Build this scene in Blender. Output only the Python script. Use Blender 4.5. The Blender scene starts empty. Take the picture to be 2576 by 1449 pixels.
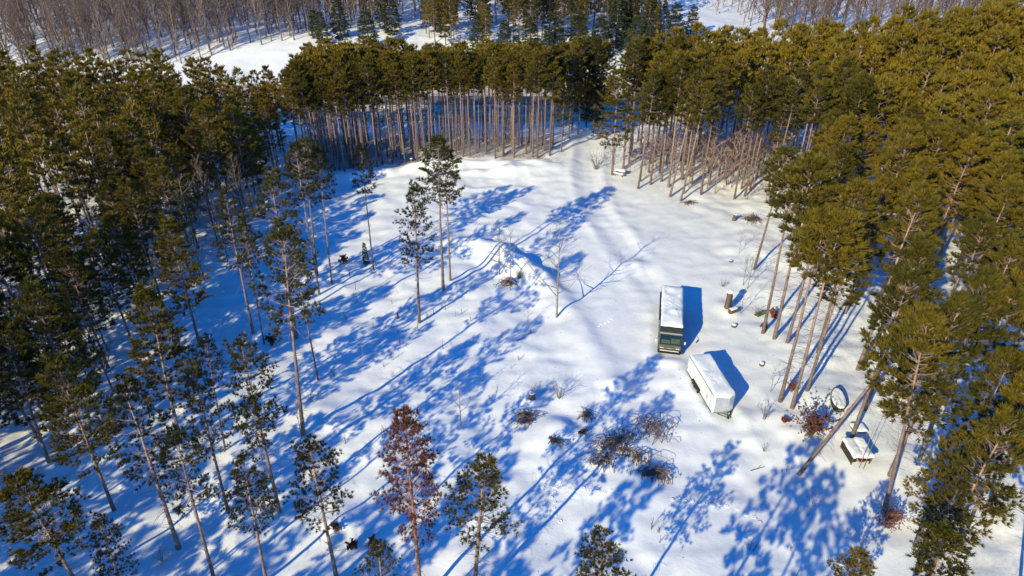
import bpy, bmesh, math, random
import numpy as np
from mathutils import Vector, Matrix

SC = bpy.context.scene
COL = SC.collection
R_ = math.radians

# ------------------------------------------------------------------ camera, sky, sun, exposure
CAM_H, PITCH, FPX = 45.0, R_(32.0), 683.0
cam_d = bpy.data.cameras.new("camera")
cam = bpy.data.objects.new("camera", cam_d)
COL.objects.link(cam)
cam.location = (0, 0, CAM_H)
cam.rotation_euler = (R_(90) - PITCH, 0, 0)
cam_d.sensor_width = 36.0
cam_d.lens = 36.0 * FPX / 1024.0
cam_d.clip_start = 0.5
cam_d.clip_end = 6000
SC.camera = cam

SUN_AZ, SUN_EL = R_(38.0), R_(26.5)          # light travels towards SUN_AZ right of +Y
world = bpy.data.worlds.new("World")
SC.world = world
world.use_nodes = True
wn = world.node_tree.nodes
wn.clear()
w_out = wn.new("ShaderNodeOutputWorld")
w_bg = wn.new("ShaderNodeBackground")
w_sky = wn.new("ShaderNodeTexSky")
w_sky.sky_type = 'NISHITA'
w_sky.sun_disc = False
w_sky.sun_elevation = SUN_EL
w_sky.sun_rotation = math.pi + SUN_AZ
w_sky.air_density = 1.0
w_sky.dust_density = 0.0
w_sky.ozone_density = 4.0
w_hs = wn.new("ShaderNodeHueSaturation")
w_hs.inputs["Saturation"].default_value = 1.45
world.node_tree.links.new(w_sky.outputs[0], w_hs.inputs["Color"])
w_mul = wn.new("ShaderNodeMixRGB"); w_mul.blend_type = 'MULTIPLY'; w_mul.inputs[0].default_value = 1.0
w_mul.inputs[2].default_value = (0.72, 0.93, 1.28, 1)          # deep winter blue, the same over the whole sky
world.node_tree.links.new(w_hs.outputs[0], w_mul.inputs[1])
world.node_tree.links.new(w_mul.outputs[0], w_bg.inputs[0])
world.node_tree.links.new(w_bg.outputs[0], w_out.inputs[0])
w_bg.inputs[1].default_value = 0.14

sun_d = bpy.data.lights.new("sun", 'SUN')
sun_d.energy = 4.2
sun_d.angle = R_(0.5)
sun_d.color = (1.0, 0.89, 0.50)
sun = bpy.data.objects.new("sun", sun_d)
COL.objects.link(sun)
LDIR = Vector((math.sin(SUN_AZ) * math.cos(SUN_EL), math.cos(SUN_AZ) * math.cos(SUN_EL), -math.sin(SUN_EL)))
sun.rotation_euler = LDIR.to_track_quat('-Z', 'Y').to_euler()
sun.location = (-40, -60, 90)

SC.view_settings.view_transform = 'Standard'
SC.view_settings.look = 'None'
SC.view_settings.exposure = 0.45
SC.view_settings.gamma = 1.0
SC.view_settings.use_curve_mapping = False
SC.cycles.max_bounces = 4
SC.cycles.use_adaptive_sampling = True
SC.cycles.adaptive_threshold = 0.02
SC.cycles.diffuse_bounces = 2
SC.cycles.transparent_max_bounces = 8

# ------------------------------------------------------------------ noise and terrain
_rs = np.random.RandomState(7)
_PERM = _rs.permutation(512)
_ANG = _rs.rand(512) * 2 * math.pi
_GX, _GY = np.cos(_ANG), np.sin(_ANG)

def pnoise(x, y):
    x = np.asarray(x, float); y = np.asarray(y, float)
    xi = np.floor(x).astype(int); yi = np.floor(y).astype(int)
    xf, yf = x - xi, y - yi
    def g(ix, iy, dx, dy):
        h = _PERM[(_PERM[ix % 512] + iy) % 512]
        return _GX[h] * dx + _GY[h] * dy
    u = xf * xf * xf * (xf * (xf * 6 - 15) + 10); v = yf * yf * yf * (yf * (yf * 6 - 15) + 10)
    a = g(xi, yi, xf, yf); b = g(xi + 1, yi, xf - 1, yf)
    c = g(xi, yi + 1, xf, yf - 1); d = g(xi + 1, yi + 1, xf - 1, yf - 1)
    return 1.5 * ((a + (b - a) * u) + ((c + (d - c) * u) - (a + (b - a) * u)) * v)

def sstep(a, b, x):
    t = np.clip((np.asarray(x, float) - a) / (b - a), 0, 1)
    return t * t * (3 - 2 * t)

def ridge(x, y, pts, heights, w_near, w_far):
    """height of a snow ridge along a polyline; steep and soft sides"""
    best = np.full(np.shape(x), 1e9); hh = np.zeros(np.shape(x)); sg = np.zeros(np.shape(x))
    for (p, q, h0, h1) in zip(pts[:-1], pts[1:], heights[:-1], heights[1:]):
        dx, dy = q[0] - p[0], q[1] - p[1]
        L2 = dx * dx + dy * dy
        t = np.clip(((x - p[0]) * dx + (y - p[1]) * dy) / L2, 0, 1)
        ex, ey = x - (p[0] + t * dx), y - (p[1] + t * dy)
        d = np.sqrt(ex * ex + ey * ey)
        m = d < best
        best = np.where(m, d, best)
        hh = np.where(m, h0 + (h1 - h0) * t, hh)
        sg = np.where(m, np.sign(dx * ey - dy * ex), sg)
    w = np.where(sg > 0, w_far, w_near)
    return hh * np.exp(-(best / w) ** 2)

BERM = [(-8.6, 84.6), (-5.5, 83.5), (-2.1, 81.7), (0.6, 77.6), (3.2, 75.0), (5.5, 71.0), (7.5, 65.4), (9.2, 59.3), (10.8, 54.0), (11.5, 50.5)]
BERM_H = [0.2, 1.2, 1.6, 1.4, 1.2, 0.8, 0.30, 0.38, 0.36, 0.0]
BANK = [(-33, 105.5), (-26.4, 108.2), (-19.7, 110.0), (-13.1, 111.4), (-6.1, 111.8), (0.8, 112.0), (6.4, 111.8), (9, 111)]
BANK_H = [0.2, 1.0, 0.95, 1.25, 0.95, 0.85, 0.75, 0.0]
BANK2 = [(-12, 107.6), (-6, 108.4), (0, 109.2), (5, 109.6)]
MOUNDS = [(16.2, 77.4, 0.7, 1.6), (1.9, 51.0, 0.5, 1.0), (4.4, 47.3, 0.6, 1.4), (3.2, 46.0, 0.45, 1.6), (0.9, 76.5, 0.5, 2.2), (4.2, 74.0, 0.45, 1.6),
          (9.6, 44.0, 0.45, 2.6), (12.0, 47.0, 0.3, 2.0), (25.2, 67.6, 0.3, 1.2), (25.8, 66.0, 0.3, 1.0), (-23.5, 40.5, 0.35, 1.5), (-18, 49, 0.4, 2.0),
          (10.5, 53.0, 0.5, 1.1), (-5.0, 43.5, 0.35, 1.8), (30.0, 43.5, 0.15, 2.0), (22.3, 49.0, 0.25, 1.0), (-13.6, 36.5, 0.4, 1.2), (31.5, 51, .15, 2.5)]

def terrain(x, y):
    x = np.asarray(x, float); y = np.asarray(y, float)
    lot = sstep(3, 9, x - 0.06 * (y - 60)) * (1 - sstep(24, 32, x)) * sstep(50, 60, y)
    amp = 1.0 - 0.58 * lot
    z = amp * (0.42 * pnoise(x / 17 + 3.1, y / 17 + 9.7) + 0.28 * pnoise(x / 6.3 + 40, y / 6.3 + 11) + 0.16 * pnoise(x / 2.6 + 71, y / 2.2 + 5))
    near = (1 - sstep(120, 160, y))
    rough = sstep(-1.0, 0.6, pnoise(x / 11 + 8, y / 11 + 2))
    z = z + near * (1 - 0.6 * lot) * rough * (0.08 * pnoise(x / 1.15 + 5, y / 1.15 + 31) + 0.15 * pnoise(x / 3.6 + 15, y / 1.5 + 3))
    lump = 1 + 0.55 * pnoise(x / 2.6 + 2, y / 2.6 + 77)
    z = z + ridge(x, y, BERM, BERM_H, 2.3, 1.35) * (0.45 + 0.55 * lump)
    z = z + ridge(x, y, BANK, BANK_H, 1.6, 1.1) * lump + ridge(x, y, BANK2, [0, 0.7, 0.9, 0], 1.5, 1.1) * lump
    z = z + ridge(x, y, [(16.6, 67.6), (14.9, 58.2), (15.4, 57.2), (18.0, 56.9)], [0.1, 0.28, 0.34, 0.16], 0.6, 0.6) * lump
    z = z + ridge(x, y, [(17.7, 55.6), (18.7, 49.0), (20.3, 48.0)], [0.12, 0.22, 0.16], 0.5, 0.5) * lump + ridge(x, y, [(21.5, 50.5), (21.9, 48.4), (22.2, 46.6)], [0.05, 0.22, 0.0], 0.6, 0.6)
    for mx, my, mh, mr in MOUNDS:
        z = z + mh * np.exp(-((x - mx) ** 2 + (y - my) ** 2) / (mr * mr))
    lane = [(15.0, 128), (13.5, 116), (12.5, 105), (13.0, 94), (15.0, 84), (17.2, 74), (18.5, 69)]
    z = z - ridge(x, y, lane, [0.2, 0.22, 0.18, 0.15, 0.15, 0.12, 0.0], 1.7, 1.7)
    for off in (-2.7, 2.7):
        z = z + ridge(x, y, [(p[0] + off, p[1]) for p in lane], [0.05, 0.25, 0.2, 0.16, 0.14, 0.1, 0.0], 0.8, 0.8) * (1 + 0.5 * pnoise(x / 2.0 + 4, y / 2.6))
    # an old, snowed-in pair of wheel ruts from the forest gap to the vehicles
    for off in (-0.85, 0.85):
        pts = [(px + off * 0.85, py + off * 0.35) for (px, py) in ((14.5, 124), (13, 112), (12.5, 102), (13.5, 92), (15.5, 82), (17.2, 73), (17.9, 68))]
        z = z - ridge(x, y, pts, [0.0, 0.05, 0.06, 0.05, 0.06, 0.07, 0.03], 0.6, 0.6)
    # the ditch, the road bench and the far bank
    z = z - 1.6 * sstep(127, 137, y) + 0.5 * sstep(146, 150, y)
    bank = 6.2 * sstep(158.5, 198, y + 0.05 * x)
    z = z + bank + 0.022 * np.clip(y - 205, 0, 400) + 0.05 * np.clip(-x - 60, 0, 200) * sstep(175, 230, y)
    z = np.where((y > 149.5) & (y < 158), z * 0.15 + 0.85 * (-1.1), z)
    return z

def T(x, y):
    return float(terrain(np.array([x]), np.array([y]))[0])

def ray(u, v):
    a = (u - 512) / FPX; b = -(v - 288) / FPX
    return a, math.cos(PITCH) + b * math.sin(PITCH), -math.sin(PITCH) + b * math.cos(PITCH)

def G(X, Y, z=0.0):
    """ground point seen at survey coordinates X, Y (2576-wide sheet)"""
    rx, ry, rz = ray(X / 2.5156, Y / 2.5156)
    t = (CAM_H - z) / -rz
    return rx * t, ry * t

def in_frame(x, y, z, m=0):
    d = y * math.cos(PITCH) + (CAM_H - z) * math.sin(PITCH)
    if d < 1: return False
    up = y * math.sin(PITCH) - (CAM_H - z) * math.cos(PITCH)
    u = 512 + FPX * x / d; v = 288 - FPX * up / d
    return -m < u < 1024 + m and -m < v < 576 + m

# ------------------------------------------------------------------ materials
MATS = {}
def new_mat(name):
    m = bpy.data.materials.new(name); m.use_nodes = True
    MATS[name] = m
    nt = m.node_tree
    return m, nt, nt.nodes["Principled BSDF"], nt.links

def simple(name, col, rough=0.6, metal=0.0, var=0.0, scale=8.0, spec=0.3, bump=0.0):
    m, nt, b, L = new_mat(name)
    b.inputs["Base Color"].default_value = (*col, 1)
    b.inputs["Roughness"].default_value = rough
    b.inputs["Metallic"].default_value = metal
    b.inputs["Specular IOR Level"].default_value = spec
    if var or bump:
        tc = nt.nodes.new("ShaderNodeTexCoord"); n = nt.nodes.new("ShaderNodeTexNoise")
        n.inputs["Scale"].default_value = scale; n.inputs["Detail"].default_value = 5
        L.new(tc.outputs["Object"], n.inputs["Vector"])
        if var:
            r = nt.nodes.new("ShaderNodeValToRGB")
            r.color_ramp.elements[0].position = 0.3; r.color_ramp.elements[1].position = 0.72
            r.color_ramp.elements[0].color = (*[c * (1 - var) for c in col], 1)
            r.color_ramp.elements[1].color = (*[min(1, c * (1 + var)) for c in col], 1)
            L.new(n.outputs["Fac"], r.inputs[0]); L.new(r.outputs[0], b.inputs["Base Color"])
        if bump:
            bp = nt.nodes.new("ShaderNodeBump"); bp.inputs["Strength"].default_value = bump; bp.inputs["Distance"].default_value = 0.05
            L.new(n.outputs["Fac"], bp.inputs["Height"]); L.new(bp.outputs[0], b.inputs["Normal"])
    return m

def snow_material(name, litter):
    m, nt, b, L = new_mat(name)
    N = nt.nodes
    b.inputs["Roughness"].default_value = 0.55
    b.inputs["Specular IOR Level"].default_value = 0.25
    tc = N.new("ShaderNodeTexCoord")
    n1 = N.new("ShaderNodeTexNoise"); n1.inputs["Scale"].default_value = 0.9; n1.inputs["Detail"].default_value = 6; n1.inputs["Roughness"].default_value = 0.6
    n2 = N.new("ShaderNodeTexNoise"); n2.inputs["Scale"].default_value = 7.0; n2.inputs["Detail"].default_value = 4
    L.new(tc.outputs["Object"], n1.inputs["Vector"]); L.new(tc.outputs["Object"], n2.inputs["Vector"])
    r = N.new("ShaderNodeValToRGB")
    r.color_ramp.elements[0].color = (0.80, 0.81, 0.82, 1); r.color_ramp.elements[1].color = (0.91, 0.91, 0.91, 1)
    r.color_ramp.elements[0].position = 0.3; r.color_ramp.elements[1].position = 0.7
    L.new(n1.outputs["Fac"], r.inputs[0])
    col = r.outputs[0]
    if litter:
        at = N.new("ShaderNodeAttribute"); at.attribute_name = "litter"
        n3 = N.new("ShaderNodeTexNoise"); n3.inputs["Scale"].default_value = 2.6; n3.inputs["Detail"].default_value = 8; n3.inputs["Roughness"].default_value = 0.75
        L.new(tc.outputs["Object"], n3.inputs["Vector"])
        r3 = N.new("ShaderNodeValToRGB"); r3.color_ramp.elements[0].position = 0.42; r3.color_ramp.elements[1].position = 0.72
        la = N.new('ShaderNodeMath'); la.operation = 'MULTIPLY_ADD'; la.inputs[1].default_value = 0.34; L.new(at.outputs['Fac'], la.inputs[0]); ls = N.new('ShaderNodeMath'); ls.operation = 'SUBTRACT'; ls.inputs[1].default_value = 0.17; L.new(n3.outputs['Fac'], la.inputs[2]); L.new(la.outputs[0], ls.inputs[0]); L.new(ls.outputs[0], r3.inputs[0])
        mu = N.new("ShaderNodeMath"); mu.operation = 'MULTIPLY'
        L.new(r3.outputs[0], mu.inputs[0]); L.new(at.outputs["Fac"], mu.inputs[1])
        mx = N.new("ShaderNodeMixRGB"); mx.inputs[2].default_value = (0.38, 0.30, 0.28, 1)
        L.new(mu.outputs[0], mx.inputs[0]); L.new(col, mx.inputs[1]); col = mx.outputs[0]
        # scattered bark flakes and cones
        vo = N.new("ShaderNodeTexVoronoi"); vo.inputs["Scale"].default_value = 0.9
        L.new(tc.outputs["Object"], vo.inputs["Vector"])
        lt = N.new("ShaderNodeMath"); lt.operation = 'LESS_THAN'; lt.inputs[1].default_value = 0.045
        L.new(vo.outputs["Distance"], lt.inputs[0])
        m2 = N.new("ShaderNodeMixRGB"); m2.inputs[2].default_value = (0.12, 0.08, 0.06, 1)
        L.new(lt.outputs[0], m2.inputs[0]); L.new(col, m2.inputs[1]); col = m2.outputs[0]
    L.new(col, b.inputs["Base Color"])
    bp = N.new("ShaderNodeBump"); bp.inputs["Strength"].default_value = 0.6; bp.inputs["Distance"].default_value = 0.08
    ad = N.new("ShaderNodeMath"); ad.operation = 'MULTIPLY_ADD'; ad.inputs[1].default_value = 0.35
    L.new(n2.outputs["Fac"], ad.inputs[0]); L.new(n1.outputs["Fac"], ad.inputs[2])
    L.new(ad.outputs[0], bp.inputs["Height"]); L.new(bp.outputs[0], b.inputs["Normal"])
    return m

snow_material("snow", True)
snow_material("snow_cap", False)

def needle_material(name, c0, c1, c2, transl=0.25):
    m, nt, b, L = new_mat(name)
    N = nt.nodes
    oi = N.new("ShaderNodeObjectInfo"); tc = N.new("ShaderNodeTexCoord")
    n = N.new("ShaderNodeTexNoise"); n.inputs["Scale"].default_value = 0.55; n.inputs["Detail"].default_value = 5; n.inputs["Roughness"].default_value = 0.7
    L.new(tc.outputs["Object"], n.inputs["Vector"])
    r = N.new("ShaderNodeValToRGB")
    r.color_ramp.elements[0].color = (*c0, 1); r.color_ramp.elements[0].position = 0.33
    r.color_ramp.elements[1].color = (*c2, 1); r.color_ramp.elements[1].position = 0.70
    e = r.color_ramp.elements.new(0.5); e.color = (*c1, 1)
    nl = N.new("ShaderNodeTexNoise"); nl.inputs["Scale"].default_value = 0.11; nl.inputs["Detail"].default_value = 2
    L.new(tc.outputs["Object"], nl.inputs["Vector"])
    mv = N.new("ShaderNodeMath"); mv.operation = 'MULTIPLY_ADD'; mv.inputs[1].default_value = 0.55; L.new(nl.outputs["Fac"], mv.inputs[0])
    L.new(n.outputs["Fac"], mv.inputs[2])
    ad = N.new("ShaderNodeMath"); ad.operation = 'MULTIPLY_ADD'; ad.inputs[1].default_value = 0.30
    sb = N.new("ShaderNodeMath"); sb.operation = 'SUBTRACT'; sb.inputs[1].default_value = 0.425
    L.new(oi.outputs["Random"], ad.inputs[0]); L.new(mv.outputs[0], ad.inputs[2]); L.new(ad.outputs[0], sb.inputs[0]); L.new(sb.outputs[0], r.inputs[0])
    L.new(r.outputs[0], b.inputs["Base Color"])
    b.inputs["Roughness"].default_value = 0.55; b.inputs["Specular IOR Level"].default_value = 0.25
    tr = N.new("ShaderNodeBsdfTranslucent"); L.new(r.outputs[0], tr.inputs[0])
    mx = N.new("ShaderNodeMixShader"); mx.inputs[0].default_value = transl
    out = N["Material Output"]
    L.new(b.outputs[0], mx.inputs[1]); L.new(tr.outputs[0], mx.inputs[2]); L.new(mx.outputs[0], out.inputs[0])
    return m

needle_material("needles", (0.070, 0.066, 0.011), (0.160, 0.120, 0.014), (0.245, 0.165, 0.016))
needle_material("needles_dark", (0.034, 0.039, 0.012), (0.080, 0.073, 0.016), (0.150, 0.112, 0.018))
needle_material("needles_white_pine", (0.110, 0.104, 0.017), (0.210, 0.165, 0.018), (0.30, 0.205, 0.016))
needle_material("needles_spruce", (0.035, 0.055, 0.026), (0.055, 0.078, 0.034), (0.080, 0.095, 0.034))
needle_material("needles_dead", (0.11, 0.042, 0.026), (0.20, 0.070, 0.040), (0.27, 0.115, 0.065))
needle_material("dry_leaves", (0.13, 0.045, 0.030), (0.24, 0.075, 0.045), (0.31, 0.125, 0.070))
needle_material("brown_leaves", (0.13, 0.09, 0.065), (0.22, 0.15, 0.105), (0.30, 0.19, 0.13))

def bark_material(name, low, high, z0, z1):
    m, nt, b, L = new_mat(name)
    N = nt.nodes
    tc = N.new("ShaderNodeTexCoord"); sx = N.new("ShaderNodeSeparateXYZ")
    L.new(tc.outputs["Object"], sx.inputs[0])
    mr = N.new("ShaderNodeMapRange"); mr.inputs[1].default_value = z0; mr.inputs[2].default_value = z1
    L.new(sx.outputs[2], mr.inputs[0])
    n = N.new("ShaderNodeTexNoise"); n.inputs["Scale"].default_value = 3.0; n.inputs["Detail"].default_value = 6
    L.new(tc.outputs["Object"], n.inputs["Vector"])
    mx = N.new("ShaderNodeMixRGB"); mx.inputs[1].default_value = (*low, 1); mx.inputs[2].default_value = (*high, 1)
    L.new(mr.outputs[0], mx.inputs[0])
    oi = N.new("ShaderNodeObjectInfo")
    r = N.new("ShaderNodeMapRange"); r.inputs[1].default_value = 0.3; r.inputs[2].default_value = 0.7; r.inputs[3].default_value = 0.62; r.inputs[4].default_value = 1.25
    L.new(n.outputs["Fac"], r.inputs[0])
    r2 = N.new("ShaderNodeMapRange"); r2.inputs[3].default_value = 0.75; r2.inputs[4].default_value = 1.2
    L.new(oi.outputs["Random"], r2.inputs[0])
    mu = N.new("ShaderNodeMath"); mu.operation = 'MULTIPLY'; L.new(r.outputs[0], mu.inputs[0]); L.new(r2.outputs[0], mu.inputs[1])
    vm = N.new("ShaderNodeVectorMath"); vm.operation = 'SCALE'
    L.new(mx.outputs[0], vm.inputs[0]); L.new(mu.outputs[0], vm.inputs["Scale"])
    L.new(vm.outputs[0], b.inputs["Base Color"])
    b.inputs["Roughness"].default_value = 0.85; b.inputs["Specular IOR Level"].default_value = 0.15
    bp = N.new("ShaderNodeBump"); bp.inputs["Strength"].default_value = 0.6; bp.inputs["Distance"].default_value = 0.03
    L.new(n.outputs["Fac"], bp.inputs["Height"]); L.new(bp.outputs[0], b.inputs["Normal"])
    return m

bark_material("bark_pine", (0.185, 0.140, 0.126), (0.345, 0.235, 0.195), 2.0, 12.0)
bark_material("bark_pine_red", (0.22, 0.13, 0.10), (0.36, 0.17, 0.11), 1.0, 10.0)
bark_material("bark_hardwood", (0.170, 0.128, 0.112), (0.225, 0.162, 0.138), 0.0, 10.0)
bark_material("bark_grey", (0.22, 0.19, 0.17), (0.27, 0.23, 0.20), 0.0, 8.0)
bark_material("brush_bark", (0.17, 0.118, 0.09), (0.24, 0.16, 0.12), 0.0, 1.0)
bark_material("twig_pink", (0.30, 0.20, 0.17), (0.34, 0.23, 0.19), 0.0, 5.0)
bark_material("twig_dark", (0.085, 0.062, 0.052), (0.13, 0.09, 0.072), 0.0, 3.0)
simple("old_wood", (0.12, 0.088, 0.066), 0.85, var=0.4, scale=6, bump=0.4)
simple("dark_wood", (0.05, 0.036, 0.028), 0.85, var=0.4, scale=6)
simple("hollow", (0.012, 0.010, 0.009), 0.9)  # near-black colour standing in for shade inside the log end
simple("rv_paint", (0.045, 0.044, 0.038), 0.35, 0.2, var=0.15, scale=2, spec=0.5)
simple("rv_front", (0.16, 0.155, 0.125), 0.38, 0.3, var=0.2, scale=3, spec=0.5)
simple("rv_silver", (0.42, 0.40, 0.36), 0.35, 0.4, var=0.15, scale=3, spec=0.5)
simple("black_trim", (0.015, 0.015, 0.016), 0.5)
simple("rubber", (0.02, 0.02, 0.02), 0.8)
simple("steel_rim", (0.35, 0.35, 0.36), 0.4, 0.8)
simple("sunshade", (0.20, 0.21, 0.11), 0.7, var=0.2, scale=4)
simple("cab_dark", (0.016, 0.018, 0.014), 0.7)
simple("mirror_shell", (0.62, 0.62, 0.62), 0.4)
simple("headlight", (0.75, 0.72, 0.30), 0.15, spec=0.8)
simple("trailer_white", (0.74, 0.74, 0.74), 0.38, var=0.05, scale=1.2, spec=0.4)
simple("trailer_metal", (0.60, 0.64, 0.68), 0.22, 0.75, var=0.12, scale=2.2, spec=0.5)
simple("trim_grey", (0.20, 0.20, 0.20), 0.5, 0.3)
simple("hull_green", (0.055, 0.055, 0.022), 0.8, var=0.6, scale=5)
simple("rust_red", (0.14, 0.03, 0.025), 0.7, var=0.3, scale=5)
simple("red_paint", (0.55, 0.03, 0.02), 0.4)
simple("tan_boards", (0.30, 0.24, 0.18), 0.8, var=0.25, scale=3)
simple("road_grey", (0.17, 0.15, 0.135), 0.9, var=0.25, scale=0.9)
simple("tarp_green", (0.10, 0.16, 0.09), 0.7, var=0.4, scale=4)

def bank_material():
    m, nt, b, L = new_mat("dry_grass_bank")
    N = nt.nodes
    tc = N.new("ShaderNodeTexCoord"); mp = N.new("ShaderNodeMapping"); mp.inputs["Scale"].default_value = (0.22, 0.8, 0.5)
    n = N.new("ShaderNodeTexNoise"); n.inputs["Scale"].default_value = 1.0; n.inputs["Detail"].default_value = 7; n.inputs["Roughness"].default_value = 0.7
    L.new(tc.outputs["Object"], mp.inputs[0]); L.new(mp.outputs[0], n.inputs["Vector"])
    r = N.new("ShaderNodeValToRGB")
    r.color_ramp.elements[0].color = (0.26, 0.19, 0.13, 1); r.color_ramp.elements[0].position = 0.36
    r.color_ramp.elements[1].color = (0.80, 0.80, 0.80, 1); r.color_ramp.elements[1].position = 0.66
    e = r.color_ramp.elements.new(0.52); e.color = (0.50, 0.40, 0.29, 1)
    L.new(n.outputs["Fac"], r.inputs[0]); L.new(r.outputs[0], b.inputs["Base Color"])
    b.inputs["Roughness"].default_value = 0.9
bank_material()

def glass_material():
    m, nt, b, L = new_mat("glass")
    N = nt.nodes
    tr = N.new("ShaderNodeBsdfTransparent"); tr.inputs[0].default_value = (0.72, 0.78, 0.62, 1)
    gl = N.new("ShaderNodeBsdfGlossy"); gl.inputs["Roughness"].default_value = 0.06
    fr = N.new("ShaderNodeFresnel"); fr.inputs[0].default_value = 1.45
    mx = N.new("ShaderNodeMixShader")
    L.new(fr.outputs[0], mx.inputs[0]); L.new(tr.outputs[0], mx.inputs[1]); L.new(gl.outputs[0], mx.inputs[2])
    L.new(mx.outputs[0], N["Material Output"].inputs[0])
glass_material()
simple("dark_glass", (0.012, 0.014, 0.016), 0.08, spec=0.7)

# ------------------------------------------------------------------ object helpers
def tag(o, label=None, cat=None, group=None, kind=None):
    if label: o["label"] = label
    if cat: o["category"] = cat
    if group: o["group"] = group
    if kind: o["kind"] = kind
    return o

def link(name, me, parent=None):
    o = bpy.data.objects.new(name, me); COL.objects.link(o)
    if parent is not None: o.parent = parent
    return o

def empty(name, loc, rz=0.0):
    o = bpy.data.objects.new(name, None); COL.objects.link(o)
    o.location = loc; o.rotation_euler = (0, 0, rz); o.empty_display_size = 0.3
    return o

def mesh_tri(name, V, F, mat, smooth=False):
    V = np.ascontiguousarray(V, np.float32); F = np.ascontiguousarray(F, np.int32)
    me = bpy.data.meshes.new(name)
    me.vertices.add(len(V)); me.vertices.foreach_set("co", V.ravel())
    me.loops.add(F.size); me.loops.foreach_set("vertex_index", F.ravel())
    me.polygons.add(len(F))
    me.polygons.foreach_set("loop_start", np.arange(0, F.size, 3, dtype=np.int32))
    me.polygons.foreach_set("loop_total", np.full(len(F), 3, np.int32))
    if smooth: me.polygons.foreach_set("use_smooth", np.ones(len(F), bool))
    for m in (mat if isinstance(mat, (list, tuple)) else [mat]): me.materials.append(MATS[m])
    me.update(calc_edges=True)
    return me

class GB:
    """growing triangle soup"""
    def __init__(s): s.v = []; s.f = []; s.n = 0
    def add(s, V, F):
        s.v.append(np.asarray(V, float)); s.f.append(np.asarray(F, int) + s.n); s.n += len(V)
    def tube(s, P, Rr, k=4, cap=True):
        P = np.asarray(P, float); n = len(P)
        D = np.gradient(P, axis=0); D /= (np.linalg.norm(D, axis=1)[:, None] + 1e-9)
        ref = np.array([0.13, 0.97, 0.2]) if abs(D[0][2]) > 0.7 else np.array([0.05, 0.1, 1.0])
        A = np.cross(D, ref); A /= (np.linalg.norm(A, axis=1)[:, None] + 1e-9)
        B = np.cross(D, A)
        a = np.arange(k) * 2 * math.pi / k
        V = (P[:, None, :] + np.asarray(Rr, float)[:, None, None] * (np.cos(a)[None, :, None] * A[:, None, :] + np.sin(a)[None, :, None] * B[:, None, :])).reshape(-1, 3)
        F = []
        for i in range(n - 1):
            for j in range(k):
                a0 = i * k + j; a1 = i * k + (j + 1) % k; b0 = a0 + k; b1 = a1 + k
                F.append((a0, b0, a1)); F.append((a1, b0, b1))
        if cap and k >= 3:
            for j in range(1, k - 1): F.append(((n - 1) * k, (n - 1) * k + j + 1, (n - 1) * k + j))
        s.add(V, F)
    def out(s):
        return np.concatenate(s.v), np.concatenate(s.f)

def blades(rng, P, Dv, k, ln, wd, spread):
    """k pointed needle sprays at each of the points P along Dv"""
    n = len(P)
    P = np.repeat(P, k, 0); Dv = np.repeat(Dv, k, 0)
    rv = rng.normal(size=(n * k, 3)); rv /= np.linalg.norm(rv, axis=1)[:, None]
    d = Dv + spread * rv; d /= np.linalg.norm(d, axis=1)[:, None] + 1e-9
    sd = np.cross(d, rng.normal(size=(n * k, 3))); sd /= np.linalg.norm(sd, axis=1)[:, None] + 1e-9
    L = ln * rng.uniform(0.65, 1.2, (n * k, 1)); W = wd * rng.uniform(0.7, 1.3, (n * k, 1))
    a = P + d * L * 0.12 - sd * W; b = P + d * L * 0.12 + sd * W; c = P + d * L
    V = np.stack([a, b, c], 1).reshape(-1, 3)
    return V, np.arange(n * k * 3).reshape(-1, 3)

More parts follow.
